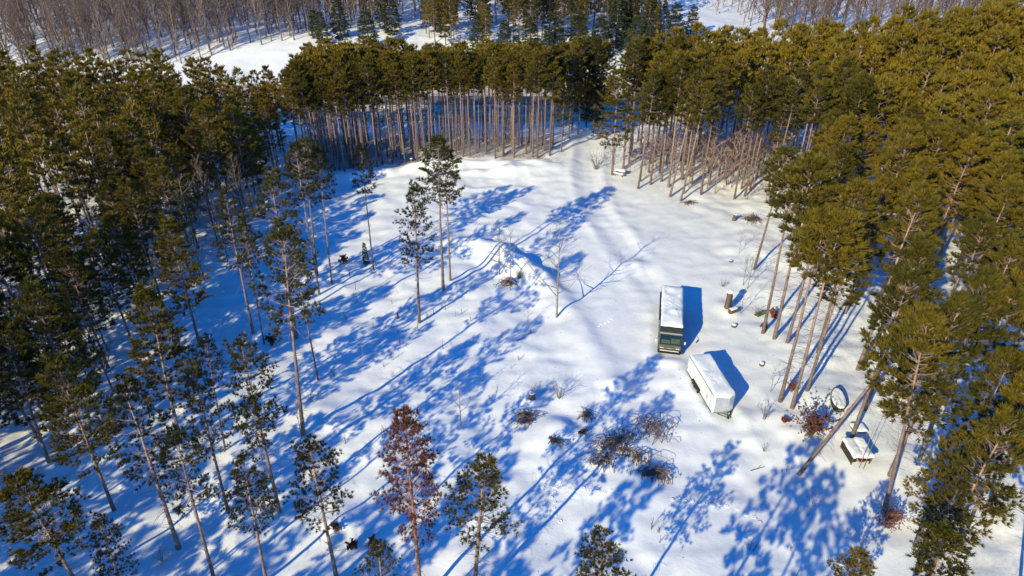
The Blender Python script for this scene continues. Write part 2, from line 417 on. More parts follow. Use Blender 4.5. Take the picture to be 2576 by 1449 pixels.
# ------------------------------------------------------------------ trees as reusable data
def make_pine(seed, H=18.0, zb=0.5, R=2.2, r0=0.17, step=0.55, nb=5, sub=5, k=11, ln=0.42, wd=0.055, spread=0.85,
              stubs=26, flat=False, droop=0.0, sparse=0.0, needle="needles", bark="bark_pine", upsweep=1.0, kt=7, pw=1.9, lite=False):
    rng = np.random.RandomState(seed)
    tr = GB(); lb = GB()
    nz = 9
    zs = np.linspace(0, H, nz)
    wob = np.cumsum(rng.normal(0, 0.045, (nz, 2)), 0) * np.linspace(0, 1, nz)[:, None]
    P = np.c_[wob, zs]; P[0, 2] = -0.4
    rad = r0 * (1 - zs / H) ** 0.75 + 0.02; rad[0] *= 1.25
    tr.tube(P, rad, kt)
    def axis(z):
        return np.array([np.interp(z, zs, P[:, 0]), np.interp(z, zs, P[:, 1]), z])
    for _ in range(stubs):
        z = rng.uniform(0.14, zb + 0.05) * H; a = rng.uniform(0, 2 * math.pi)
        L = rng.uniform(0.35, 1.6) * (0.5 + 0.9 * z / (zb * H + 1e-6)); o = np.array([math.cos(a), math.sin(a), 0])
        p0 = axis(z)
        lb.tube([p0, p0 + o * L * 0.55 + [0, 0, rng.uniform(-.12, .15) * L], p0 + o * L + [0, 0, rng.uniform(-.35, .2) * L]], [0.022, 0.016, 0.007], 3)
    TP, TD = [], []
    z = zb * H; zi = 0
    while z < H - 0.25:
        t = (z - zb * H) / (H * (1 - zb))
        prof = min(1.0, 0.60 + 1.4 * t) * max(0.0, 1 - t ** pw) ** 0.85 + 0.09
        el0 = (R_(-10) + R_(66) * t ** 1.1) * (1.0 if not flat else 0.35) - droop * (1 - t)
        n = nb + (rng.rand() < 0.5)
        a0 = rng.uniform(0, 6.28)
        for i in range(n):
            if rng.rand() < sparse: continue
            a = a0 + i * 2 * math.pi / n + rng.normal(0, 0.28)
            L = R * prof * rng.uniform(0.55, 1.2) + 0.25
            el = el0 + rng.normal(0, 0.13)
            o = np.array([math.cos(a) * math.cos(el), math.sin(a) * math.cos(el), math.sin(el)])
            p0 = axis(z + rng.uniform(-.3, .3)); s = np.array([-math.sin(a), math.cos(a), 0])
            bend = 0.22 * L * upsweep
            pts = [p0, p0 + o * L * 0.35, p0 + o * L * 0.7 + [0, 0, bend * 0.35], p0 + o * L + [0, 0, bend]]
            if lite: lb.tube([pts[0], pts[2]], [0.02 + 0.012 * L, 0.014], 3, cap=False)
            else: lb.tube(pts, [0.016 + 0.012 * L, 0.013 + 0.008 * L, 0.014, 0.006], 3, cap=False)
            tipd = pts[3] - pts[2]; tipd = tipd / np.linalg.norm(tipd) + np.array([0, 0, 0.75 * upsweep])
            TP.append(pts[3]); TD.append(tipd)
            TP.append(pts[3] * 0.55 + pts[2] * 0.45); TD.append(tipd)
            m = max(2, int(round(sub * (0.45 + 0.55 * L / max(R, .1)))))
            for j in range(m):
                f = rng.uniform(0.33, 0.95); base = p0 + o * L * f + np.array([0, 0, bend * f * f])
                sg = 1 if j % 2 else -1
                sl = L * rng.uniform(0.22, 0.42) * (1.25 - 0.6 * f) + 0.12
                dirv = o * 0.75 + s * sg * rng.uniform(0.45, 1.0) + np.array([0, 0, (rng.uniform(-.1, .55) if not flat else rng.uniform(-.08, .2))])
                dirv /= np.linalg.norm(dirv)
                q = base + dirv * sl
                if not lite: lb.tube([base, q], [0.011, 0.005], 3, cap=False)
                TP.append(q); TD.append(dirv + np.array([0, 0, 0.6 * upsweep]))
                if sl > 0.55: TP.append(base + dirv * sl * 0.55); TD.append(dirv + np.array([0, 0, 0.5 * upsweep]))
        z += step * rng.uniform(0.75, 1.25) * (0.8 + 0.35 * (1 - t)); zi += 1
    top = axis(H)
    for _ in range(5): TP.append(top - [0, 0, rng.uniform(0, .5)]); TD.append(np.array([rng.normal(0, .3), rng.normal(0, .3), 1.0]))
    TP = np.array(TP); TD = np.array(TD); TD /= np.linalg.norm(TD, axis=1)[:, None]
    NV, NF = blades(rng, TP, TD, k, ln, wd, spread)
    tv, tf = tr.out(); lv, lf = lb.out()
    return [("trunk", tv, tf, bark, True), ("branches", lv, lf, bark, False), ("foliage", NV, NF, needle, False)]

def make_bare(seed, H=17.0, r0=0.16, fork=0.42, nl=11, bark="bark_hardwood", kt=6, twig=5, lv3=3, spread=1.0, leaves=0, leafmat="dry_leaves", thick=1.0, elr=(28, 62)):
    rng = np.random.RandomState(seed)
    tr = GB(); lb = GB(); LP = []
    nz = 8; zs = np.linspace(0, H, nz)
    wob = np.cumsum(rng.normal(0, 0.09, (nz, 2)), 0) * np.linspace(0, 1, nz)[:, None] * (H / 15)
    P = np.c_[wob, zs]; P[0, 2] = -0.4
    rad = r0 * (1 - zs / H) ** 0.8 + 0.012; rad[0] *= 1.2
    tr.tube(P, rad, kt)
    def axis(z): return np.array([np.interp(z, zs, P[:, 0]), np.interp(z, zs, P[:, 1]), z])
    for i in range(nl):
        f = fork + (1 - fork) * (i + rng.rand()) / nl * 0.97
        z = f * H; p0 = axis(z); a = i * 2.4 + rng.normal(0, 0.5)
        L = H * (0.30 * (1 - f) + 0.085) * rng.uniform(0.7, 1.3) * spread
        el = R_(rng.uniform(*elr))
        o = np.array([math.cos(a) * math.cos(el), math.sin(a) * math.cos(el), math.sin(el)])
        p1 = p0 + o * L * 0.5 + rng.normal(0, .05 * L, 3); p2 = p0 + o * L + [0, 0, 0.14 * L] + rng.normal(0, .06 * L, 3)
        rb = (0.02 + 0.011 * L) * thick
        lb.tube([p0, p1, p2], [rb, rb * 0.6, 0.008 * thick], 3, cap=False)
        for j in range(twig):
            g = rng.uniform(0.25, 1.0); q0 = p0 + (p1 - p0) * min(1, g * 2) if g < 0.5 else p1 + (p2 - p1) * (g * 2 - 1)
            d = o + rng.normal(0, 0.55, 3) + [0, 0, 0.25]; d /= np.linalg.norm(d)
            sl = L * rng.uniform(0.25, 0.5)
            q1 = q0 + d * sl
            lb.tube([q0, q1], [0.012 * thick, 0.006 * thick], 3, cap=False)
            if leaves: LP.append(q1); LP.append(q0 * .5 + q1 * .5)
            for _ in range(lv3):
                g2 = rng.uniform(0.2, 0.95); s0 = q0 + (q1 - q0) * g2
                d2 = d + rng.normal(0, 0.6, 3); d2 /= np.linalg.norm(d2)
                lb.tube([s0, s0 + d2 * sl * rng.uniform(0.3, 0.6)], [0.008 * thick, 0.004 * thick], 3, cap=False)
                if leaves: LP.append(s0 + d2 * sl * .4)
    tv, tf = tr.out(); lv, lf = lb.out()
    parts = [("trunk", tv, tf, bark, True), ("branches", lv, lf, bark, False)]
    if leaves:
        LP = np.array(LP); D = rng.normal(size=LP.shape); D /= np.linalg.norm(D, axis=1)[:, None]
        V, F = blades(rng, LP, D, leaves, 0.17, 0.06, 1.2)
        parts.append(("leaves", V, F, leafmat, False))
    return parts

def make_shrub(seed, H=1.6, stems=12, spread=0.7, bark="twig_dark", leaves=0, leafmat="dry_leaves", leaf=0.12, r=0.014, twigs=4):
    rng = np.random.RandomState(seed)
    lb = GB(); LP = []
    for i in range(stems):
        a = rng.uniform(0, 6.28); sp = rng.uniform(0.1, 1) * spread; L = H * rng.uniform(0.55, 1.05)
        p0 = np.array([rng.normal(0, .06 * H), rng.normal(0, .06 * H), -0.1])
        p2 = p0 + [math.cos(a) * sp * H, math.sin(a) * sp * H, L]
        p1 = (p0 + p2) / 2 + [math.cos(a) * sp * H * -0.08, math.sin(a) * sp * H * -.08, .1 * L] + rng.normal(0, .04 * H, 3)
        lb.tube([p0, p1, p2], [r, r * .7, r * .35], 3, cap=False)
        for j in range(twigs):
            g = rng.uniform(.3, 1); q0 = p1 + (p2 - p1) * (g * 2 - 1) if g > .5 else p0 + (p1 - p0) * g * 2
            d = (p2 - p0) / np.linalg.norm(p2 - p0) + rng.normal(0, .5, 3); d /= np.linalg.norm(d)
            q1 = q0 + d * H * rng.uniform(.14, .35)
            lb.tube([q0, q1], [r * .55, r * .25], 3, cap=False)
            LP += [q1, (q0 + q1) / 2]
    lv, lf = lb.out()
    parts = [("stems", lv, lf, bark, False)]
    if leaves:
        LP = np.array(LP); D = rng.normal(size=LP.shape); D /= np.linalg.norm(D, axis=1)[:, None]
        V, F = blades(rng, LP, D, leaves, leaf * 1.4, leaf * .5, 1.2)
        parts.append(("leaves", V, F, leafmat, False))
    return parts

def make_brush(seed, Lx=2.0, Ly=1.0, n=40, arch=0.7, leaves=6, leafmat="brown_leaves", bark="brush_bark", leafn=60):
    rng = np.random.RandomState(seed)
    lb = GB(); LP = []
    for i in range(n):
        c = np.array([rng.normal(0, Lx * .38), rng.normal(0, Ly * .38), 0]); a = rng.uniform(0, 6.28); L = rng.uniform(.7, 1.7)
        o = np.array([math.cos(a), math.sin(a), 0]) * L; h = arch * rng.uniform(.25, 1.1)
        pts = [c - o * .6 - [0, 0, .1], c - o * .3 + [0, 0, h * .8], c + [0, 0, h] + rng.normal(0, .08, 3), c + o * .45 + [0, 0, h * .75], c + o * .75 + [0, 0, h * rng.uniform(-.1, .5)]]
        lb.tube(pts, [.034, .032, .028, .022, .012], 3, cap=False)
        for _ in range(1):
            b = pts[rng.randint(1, 4)]; d = rng.normal(0, 1, 3); d[2] = abs(d[2]) * .5; d /= np.linalg.norm(d)
            lb.tube([b, b + d * rng.uniform(.2, .5)], [.008, .004], 3, cap=False)
    for i in range(leafn):
        LP.append([rng.normal(0, Lx * .33), rng.normal(0, Ly * .33), abs(rng.normal(.1, .25 * arch)) + .05])
    lv, lf = lb.out()
    parts = [("twigs", lv, lf, bark, False)]
    LP = np.array(LP); D = rng.normal(size=LP.shape); D /= np.linalg.norm(D, axis=1)[:, None]
    V, F = blades(rng, LP, D, leaves, .20, .075, 1.2)
    parts.append(("dead_leaves", V, F, leafmat, False))
    return parts

_VM = {}
def variant_meshes(key, parts):
    if key not in _VM:
        _VM[key] = [(n, mesh_tri(key + "_" + n, V, F, m, s)) for (n, V, F, m, s) in parts]
    return _VM[key]

def plant(name, key, parts, x, y, label, cat, group=None, h=1.0, xy=None, rz=0.0, lean=(0, 0), z=None):
    e = empty(name, (x, y, (T(x, y) if z is None else z) - 0.03), rz)
    e.rotation_euler = (lean[0], lean[1], rz)
    e.scale = (xy or h, xy or h, h)
    for n, me in variant_meshes(key, parts):
        c = link(n, me, e)
        if n != "trunk": c["kind"] = "stuff"
    return tag(e, label, cat, group)

# ------------------------------------------------------------------ the ground sheet
def axis_coords(lo, hi, a, b, fine, grow=1.22, mid=None):
    xs = list(np.arange(a, b + 1e-6, fine))
    s, x = fine, xs[-1]
    if mid:
        while x < mid[0]: x += mid[1]; xs.append(x)
        s = mid[1]
    while x < hi: s *= grow; x += s; xs.append(x)
    s, x = fine, xs[0]; left = []
    while x > lo: s *= grow; x -= s; left.append(x)
    return np.array(left[::-1] + xs)

GX = axis_coords(-2500, 2500, -56, 56, 0.42, 1.13)
GY = axis_coords(-900, 3000, 27, 116, 0.40, 1.10, (215, 1.1))

def T(x, y):
    i = min(max(int(np.searchsorted(GX, x)) - 1, 0), len(GX) - 2); j = min(max(int(np.searchsorted(GY, y)) - 1, 0), len(GY) - 2)
    a = (x - GX[i]) / (GX[i + 1] - GX[i]); b = (y - GY[j]) / (GY[j + 1] - GY[j])
    return float((ZZ[j, i] * (1 - a) + ZZ[j, i + 1] * a) * (1 - b) + (ZZ[j + 1, i] * (1 - a) + ZZ[j + 1, i + 1] * a) * b)

def poly_mask(poly, x, y):
    x = np.asarray(x, float); y = np.asarray(y, float)
    ins = np.zeros(x.shape, bool); n = len(poly)
    for i in range(n):
        x0, y0 = poly[i]; x1, y1 = poly[(i + 1) % n]
        if y0 == y1: continue
        c = ((y0 > y) != (y1 > y)) & (x < (x1 - x0) * (y - y0) / (y1 - y0) + x0)
        ins ^= c
    return ins

RIGHT = [(21.5, 122), (16.9, 108), (20.4, 102.3), (26.3, 97.7), (34, 98.5), (42, 97), (41.5, 88), (37.5, 76.5), (32, 64), (34.5, 58), (33, 50), (33, 43), (33.5, 37), (33, 30), (28, 18), (112, 18), (112, 150), (60, 141), (32, 137)]
LEFT = [(-37, 99), (-38, 87), (-40.5, 75.5), (-41, 66), (-40.5, 55), (-40, 46), (-42, 40), (-42, 30), (-44, 8), (-105, 8), (-105, 126), (-37, 128), (-36, 109)]
CENTRE = [(-35.5, 106.5), (-31, 109.3), (-24, 111.4), (-16, 113.6), (-7, 115.4), (6.8, 113.8), (8, 117), (9, 123), (6, 127), (-37, 127)]

XX, YY = np.meshgrid(GX, GY, indexing='xy')
ZZ = terrain(XX, YY)
nx, ny = len(GX), len(GY)
V = np.stack([XX.ravel(), YY.ravel(), ZZ.ravel()], 1)
ii, jj = np.meshgrid(np.arange(nx - 1), np.arange(ny - 1), indexing='xy')
a = (jj * nx + ii).ravel(); b = a + 1; c = a + nx; d = c + 1
F = np.concatenate([np.stack([a, b, d], 1), np.stack([a, d, c], 1)])
me = mesh_tri("snowy_ground", V, F, "snow", True)
lit = np.zeros(len(V))
jx = V[:, 0] + 2.2 * pnoise(V[:, 0] / 3, V[:, 1] / 3); jy = V[:, 1] + 2.2 * pnoise(V[:, 0] / 3 + 50, V[:, 1] / 3)
for poly, w in ((RIGHT, 0.45), (LEFT, 0.5), (CENTRE, 0.95)):
    lit[poly_mask(poly, jx, jy)] = w
lit[(V[:, 1] > 176 + np.clip(V[:, 0] + 95, 0, 60) * .5) & (V[:, 1] < 520)] = 0.5
at = me.attributes.new("litter", 'FLOAT', 'POINT'); at.data.foreach_set("value", lit.astype(np.float32))
tag(link("ground", me), "snow covered ground of the clearing and woods", kind="structure")

def strip(name, x0, x1, y0f, y1f, lift, mat, n=160, m=6):
    xs = np.linspace(x0, x1, n); vs = []
    for x in xs:
        for j in range(m + 1):
            y = y0f(x) + (y1f(x) - y0f(x)) * j / m
            vs.append((x, y, 0))
    vs = np.array(vs); vs[:, 2] = terrain(vs[:, 0], vs[:, 1]) + lift
    fs = []
    for i in range(n - 1):
        for j in range(m):
            p = i * (m + 1) + j; q = p + m + 1
            fs += [(p, q, q + 1), (p, q + 1, p + 1)]
    return link(name, mesh_tri(name, vs, fs, mat, True))

def wv(x, s, amp): return amp * float(pnoise(np.array([x / 7.0 + s]), np.array([s * 3.3]))[0])
tag(strip("road", -260, 260, lambda x: 150.6 + wv(x, 1, .3), lambda x: 157.2 + wv(x, 5, .3), 0.09, "road_grey"), "grey sanded road crossing behind the pines", kind="structure")
tag(strip("road_verge", -260, 260, lambda x: 157.6 + wv(x, 9, .5), lambda x: 166.5 + wv(x, 13, 2.2), 0.10, "dry_grass_bank", 200, 10), "tan dry grass bank above the road", kind="structure")
tag(strip("road_verge", -260, 260, lambda x: 140.5 + wv(x, 19, 2.5), lambda x: 150.2 + wv(x, 23, .3), 0.10, "dry_grass_bank", 220, 10), "tan dry grass strip below the road", kind="structure")

# ------------------------------------------------------------------ tree variants
P_OPEN = [make_pine(10 + i, zb=0.49 + 0.03 * (i % 3), R=2.0 + 0.15 * (i % 3), sub=5, k=24, ln=0.37, wd=0.024, step=0.62, nb=4, sparse=0.12, spread=0.8, stubs=30, needle="needles_dark") for i in range(5)]
P_POLE = [make_pine(30 + i, zb=0.66, R=1.75, sub=5, k=22, ln=0.36, wd=0.024, step=0.5, nb=4, sparse=0.1, r0=0.13, stubs=30, needle="needles_dark") for i in range(3)]
P_PLANT = [make_pine(50 + i, zb=0.65 + 0.04 * (i % 4), R=1.75, sub=4, k=20, ln=0.50, wd=0.042, spread=0.6, step=0.52, nb=5, r0=0.13, stubs=46, upsweep=1.35) for i in range(5)]
P_STAND = [make_pine(70 + i, zb=0.58 + 0.04 * (i % 3), R=1.95, sub=5, k=20, ln=0.52, wd=0.042, spread=0.6, step=0.58, nb=5, r0=0.15, stubs=34, upsweep=1.2) for i in range(5)]
P_LEFT = [make_pine(90 + i, zb=0.33 + 0.04 * (i % 3), R=2.75, sub=5, k=17, ln=0.50, wd=0.043, spread=0.65, step=0.66, nb=5, r0=0.16, stubs=22, sparse=0.06) for i in range(5)]
P_WHITE = [make_pine(110 + i, H=20, zb=0.36, R=2.7, sub=8, k=13, ln=0.42, wd=0.05, step=0.8, nb=5, r0=0.22, stubs=16, flat=True, upsweep=0.55, needle="needles_white_pine", spread=1.0) for i in range(3)]
P_SPRUCE = [make_pine(130 + i, H=10, zb=0.05, R=2.1, sub=6, k=9, ln=0.34, wd=0.06, step=0.42, nb=6, r0=0.11, stubs=2, flat=True, droop=0.25, upsweep=0.1, needle="needles_spruce", pw=1.0) for i in range(3)]
P_DARK = [make_pine(140 + i, H=18, zb=0.14, R=2.3, sub=6, k=11, ln=0.45, wd=0.06, step=0.6, nb=5, r0=0.16, stubs=6, needle="needles_dark") for i in range(2)]
P_RED = make_pine(151, zb=0.47, R=2.1, sub=5, k=18, ln=0.34, wd=0.022, step=0.55, nb=5, sparse=0.05, needle="needles_dead", bark="bark_pine_red", stubs=44)
P_LOW = [make_pine(160 + i, zb=0.5, R=2.2, sub=3, k=7, ln=0.74, wd=0.098, spread=0.65, step=1.1, nb=4, r0=0.16, stubs=3, upsweep=1.2, kt=5, lite=True) for i in range(4)]
P_LOWC = [make_pine(170 + i, zb=0.68, R=1.75, sub=3, k=6, ln=0.70, wd=0.105, spread=0.65, step=0.85, nb=4, r0=0.13, stubs=3, upsweep=1.3, kt=5, lite=True) for i in range(3)]
B_HARD = [make_bare(200 + i, H=17, nl=26, fork=0.14 + .03 * (i % 3), r0=0.15, twig=8, lv3=4, thick=1.9, spread=.72, elr=(35, 70)) for i in range(6)]
B_LOW = [make_bare(220 + i, H=17, nl=8, fork=0.16, twig=3, lv3=0, kt=3, r0=0.15, thick=3.6, spread=.75, elr=(35, 70)) for i in range(4)]
B_PINK = [make_bare(230 + i, H=9, nl=14, fork=0.2, r0=0.06, twig=4, lv3=3, bark="twig_pink", thick=1.8, kt=5) for i in range(4)]
B_GREY = [make_bare(240 + i, H=13, nl=20, fork=0.2, r0=0.11, twig=5, lv3=4, bark="bark_grey", spread=1.0, thick=1.0, elr=(12, 55)) for i in range(3)]
B_THIN = [make_bare(250 + i, H=5, nl=9, fork=0.25, r0=0.035, twig=4, lv3=2, bark="bark_grey", kt=4, thick=.9) for i in range(3)]
B_BEECH = [make_bare(260 + i, H=6, nl=12, fork=0.2, r0=0.06, twig=4, lv3=2, bark="twig_dark", leaves=3, kt=5) for i in range(2)]
PINE_KIDS = {"open": P_OPEN, "pole": P_POLE, "plant": P_PLANT, "stand": P_STAND, "left": P_LEFT, "white": P_WHITE, "dark": P_DARK, "spruce": P_SPRUCE}
BASE_H = {"white": 20.0, "spruce": 10.0}

rnd = random.Random(11)
TREES = []          # (x, y) of every placed trunk, for spacing

def put_pine(kind, x, y, h, label, group=None, name="pine_tree", rz=None, lean=None, vi=None, wide=1.0):
    vs = PINE_KIDS[kind]; i = rnd.randrange(len(vs)) if vi is None else vi
    s = h / BASE_H.get(kind, 18.0)
    TREES.append((x, y))
    return plant(name, "%s_pine%d" % (kind, i), vs[i], x, y, label, "pine tree" if kind != "spruce" else "spruce tree", group, s, s * wide, rnd.uniform(0, 6.28) if rz is None else rz,
                 (rnd.gauss(0, .012), rnd.gauss(0, .012)) if lean is None else lean)

def base_top(bx, by, tx, ty):
    x, y = G(bx, by); z0 = T(x, y); x, y = G(bx, by, z0)
    rx, ry, rz = ray(tx / 2.5156, ty / 2.5156)
    t = y / ry
    return x, y, CAM_H + rz * t - z0, rx * t - x

# ---- single trees one can tell apart: survey base, survey top, crown kind, label
SINGLE = [
 (1055, 812, 1045, 470, "open", 0, 1.0, "tufted pine alone on the snow, nearest the bare tree on the berm"),
 (1115, 730, 1107, 357, "pole", 0, 1.15, "taller pine of the close pair standing just before the snow berm"),
 (1133, 706, 1122, 390, "pole", 1, 0.9, "slimmer pine right of its twin, just before the snow berm"),
 (940, 680, 905, 370, "pole", 2, 0.75, "thin pole-like pine with one small tuft of crown beside a snowy seedling"),
 (803, 741, 745, 372, "pole", 0, 0.9, "left one of three long-trunked pines at the edge of the blue shade"),
 (798, 694, 772, 357, "pole", 1, 1.0, "middle one of three long-trunked pines at the edge of the blue shade"),
 (835, 713, 800, 372, "pole", 2, 0.8, "right, thinnest one of three long-trunked pines at the edge of the blue shade"),
 (745, 850, 688, 438, "open", 1, 1.1, "broad-crowned pine behind two crowns overlapping in the left middle"),
 (763, 1093, 722, 572, "open", 2, 1.0, "tall pine whose trunk foot stands on bright snow left of centre"),
 (800, 956, 742, 640, "pole", 1, 0.8, "sparse thin pine half hidden behind the tall centre-left pine"),
 (637, 838, 563, 480, "open", 3, 0.95, "narrow pine at the right edge of the left wood, trunk long and bare"),
 (665, 866, 612, 560, "pole", 2, 0.65, "very thin pine beside the narrow pine at the left wood's edge"),
 (502, 865, 425, 560, "left", 1, 0.9, "pine with bare lower trunk standing clear of the left wood"),
 (703, 1288, 612, 858, "open", 4, 0.95, "pine with dark tufts right of the dead shrub, lower left"),
 (687, 1306, 640, 1010, "pole", 0, 0.6, "small slender pine touching the foot of a larger pine, lower left"),
 (575, 1290, 488, 925, "open", 0, 0.85, "thin see-through pine between two denser pines, lower left"),
 (567, 1132, 520, 850, "pole", 2, 0.7, "short dark-stemmed pine in blue shade, left of centre"),
 (450, 1379, 322, 965, "open", 1, 1.1, "large leaning pine whose trunk foot shows near the bottom left"),
 (287, 1283, 150, 905, "left", 2, 0.9, "slanting pine over blue shade near the left edge"),
 (218, 1116, 92, 720, "left", 0, 1.0, "pine at the sunlit strip of snow near the left edge"),
 (455, 1112, 368, 735, "left", 3, 0.95, "olive pine with long bare trunk crossing a bright snow strip, left"),
 (123, 1163, 20, 830, "left", 4, 0.95, "thick-trunked pine low at the left edge"),
 (230, 1068, 140, 760, "left", 1, 0.8, "slim pine behind a sunlit snow strip at the left"),
 (540, 1462, 448, 1090, "open", 2, 0.9, "pine with rounded crown, fourth from the left along the bottom"),
 (670, 1460, 612, 1152, "open", 3, 1.0, "bushy dark pine rising from the bottom, left of a long shadow line"),
 (847, 1458, 782, 1115, "open", 4, 1.1, "see-through pine at the bottom, next left of the red-brown one"),
 (340, 1560, 252, 1308, "open", 0, 0.95, "pine crown poking up at the bottom left"),
 (200, 1480, 45, 1195, "left", 2, 1.1, "dense olive pine in the bottom left corner"),
 (985, 1650, 950, 1375, "open", 2, 0.85, "only the pine top showing at the bottom, right of the red-brown pine foot"),
 (1192, 1500, 1228, 1162, "open", 1, 1.25, "wide pine with spread tufts at the bottom centre"),
 (1520, 1640, 1490, 1345, "open", 3, 1.1, "round pine top at the bottom, right of centre"),
 # right side
 (1540, 440, 1552, 180, "left", 0, 1.15, "bushy pine with crown low, at the left corner of the right wood"),
 (1605, 475, 1655, 190, "stand", 1, 0.9, "pine next to the snow-covered picnic table"),
 (1685, 495, 1770, 190, "plant", 0, 1.1, "front pine of the right wood with forked pale limbs"),
 (1712, 506, 1790, 215, "plant", 1, 1.0, "pine with its foot furthest out on the snow, right wood front"),
 (1897, 678, 1985, 380, "plant", 2, 1.15, "pine with curved foot nearest the brown brush heap"),
 (1919, 838, 2010, 430, "plant", 3, 1.15, "leftmost pine foot behind the motorhome's shadow"),
 (1948, 852, 2045, 400, "plant", 4, 1.15, "second pine foot behind the motorhome's shadow"),
 (1980, 862, 2090, 470, "plant", 0, 1.15, "third pine foot behind the motorhome's shadow"),
 (2057, 888, 2160, 470, "plant", 1, 1.15, "pine rising right of the trailer's far end"),
 (1962, 1010, 2075, 545, "plant", 2, 1.15, "left of two slanting pines beside the white trailer nose"),
 (1992, 1027, 2120, 560, "plant", 3, 1.15, "right of two slanting pines beside the white trailer nose"),
 (2030, 983, 2150, 600, "plant", 4, 1.15, "pine behind the two slanting ones near the trailer nose"),
 (2227, 1272, 2330, 800, "stand", 0, 1.0, "pine whose foot stands just below the snow-topped wood rack"),
 (2312, 1157, 2480, 700, "stand", 1, 0.9, "pine right of the snow-topped wood rack"),
 (2363, 1312, 2530, 900, "stand", 2, 0.9, "pine over blue shade at the lower right"),
 (2410, 1384, 2576, 960, "stand", 3, 0.9, "pine with swollen foot near the lower right corner"),
 (2357, 914, 2470, 560, "stand", 4, 0.9, "dark-stemmed pine in the blue gap at the right"),
 (2490, 1270, 2650, 850, "stand", 0, 0.9, "pine close to the right edge, lower third"),
 (2300, 1600, 2270, 1335, "stand", 1, 1.0, "dense pine crown in the bottom right"),
 (2560, 1560, 2500, 1240, "stand", 2, 1.0, "dense pine crown cut by the bottom right corner"),
]
for (bx, by, tx, ty, kd, vi, wide, lab) in SINGLE:
    x, y, h, dx = base_top(bx, by, tx, ty)
    h = min(max(h, 9), 22)
    put_pine(kd, x, y, h, lab, vi=vi, wide=wide * (0.9 if kd == "open" else 1.0) * (18.0 / max(h, 12)) ** 0.3, lean=(0, max(-.13, min(.13, dx / h * 0.8))), rz=0.0)

# pines of the lower right whose feet are hidden: survey top, height
for (tx, ty, h, kd, lab) in ((2440, 1085, 12, "left", "young bushy pine over blue shade, right of the wood rack"), (2545, 1040, 16, "left", "pine crown at the right edge, level with the wood rack"),
        (2290, 690, 17.5, "stand", "pine crown above the blue gap right of the trailer"), (2420, 1225, 11, "open", "thin-crowned pine before the blue shade, lower right"),
        (2420, 760, 18, "left", "olive pine crown above the deep blue gap, right"),
        (2160, 1390, 8.5, "left", "small pine top at the bottom edge, right")):
    x, y = G(tx, ty, h)
    put_pine(kd, x, y, h, lab, wide=1.0)
# the leaning bare-stemmed pine over the wood rack
x, y, h, dx = base_top(2010, 1193, 2300, 895)
put_pine("stand", x, y, 18.0, "leaning pine with long bare pinkish trunk slanting over the wood rack", vi=2, lean=(0.02, 0.30), rz=0.0)
# the red-brown dead pine
x, y, h, dx = base_top(1062, 1510, 1030, 1045)
plant("pine_tree", "red_pine", P_RED, x, y, "dying pine with rust-red needles at the bottom centre", "pine tree", None, h / 18, h / 18 * 0.85, 0.4, (0, 0))
TREES.append((x, y))

# ---- stands
def scatter(poly, spacing, seed, keep=lambda x, y: True):
    rg = random.Random(seed)
    x0 = min(p[0] for p in poly); x1 = max(p[0] for p in poly); y0 = min(p[1] for p in poly); y1 = max(p[1] for p in poly)
    pts = []
    yy = y0; row = 0
    while yy < y1:
        xx = x0 + (row % 2) * spacing * .5
        while xx < x1:
            px, py = xx + rg.uniform(-.33, .33) * spacing, yy + rg.uniform(-.33, .33) * spacing
            if keep(px, py): pts.append((px, py))
            xx += spacing
        yy += spacing * 0.9; row += 1
    if not pts: return []
    A = np.array(pts); m = poly_mask(poly, A[:, 0], A[:, 1])
    out = []
    for (px, py), ok in zip(pts, m):
        if ok and all((px - q[0]) ** 2 + (py - q[1]) ** 2 > (spacing * .55) ** 2 for q in TREES): out.append((px, py))
    return out

def edge_dist(poly, n, x, y):
    best = 1e9
    for (p, q) in zip(poly[:n], poly[1:n + 1]):
        dx, dy = q[0] - p[0], q[1] - p[1]
        t = max(0, min(1, ((x - p[0]) * dx + (y - p[1]) * dy) / (dx * dx + dy * dy)))
        best = min(best, math.hypot(x - p[0] - t * dx, y - p[1] - t * dy))
    return best

def hidden(x, y):
    """deep inside a stand every second tree is enough for the mass"""
    return False
ORD = "first second third fourth fifth sixth seventh eighth ninth tenth eleventh twelfth thirteenth fourteenth fifteenth sixteenth seventeenth eighteenth nineteenth twentieth".split()
def scr(x, y):
    return x / (y * math.cos(PITCH) + CAM_H * math.sin(PITCH))
REST = []     # (variant parts, x, y, scale, rz) joined into the far masses
def stand(poly, nedge, pts, quota, kindf, hf, labelf, group, low, front=None):
    pts = sorted(pts, key=lambda p: edge_dist(poly, nedge, *p))
    k = 0
    row = sorted([p for p in pts if edge_dist(poly, nedge, *p) < front[0] and in_frame(p[0], p[1], 1, -5)], key=lambda p: scr(*p))[:20] if front else []
    for (x, y) in pts:
        h = hf(x, y)
        seen = in_frame(x, y, T(x, y), 10) or in_frame(x, y, T(x, y) + h, 10)
        if k < quota and seen:
            put_pine(kindf(x, y), x, y, h, "%s from the left %s" % (ORD[row.index((x, y))], front[1]) if (x, y) in row else labelf(x, y), group); k += 1
        else:
            if not seen and not (x < -38 and x > -80 and y < 75) and not (x > 38 and y < 40): continue
            if hidden(x, y): continue
            REST.append((low[rnd.randrange(len(low))], x, y, h / 18.0, rnd.uniform(0, 6.28)))

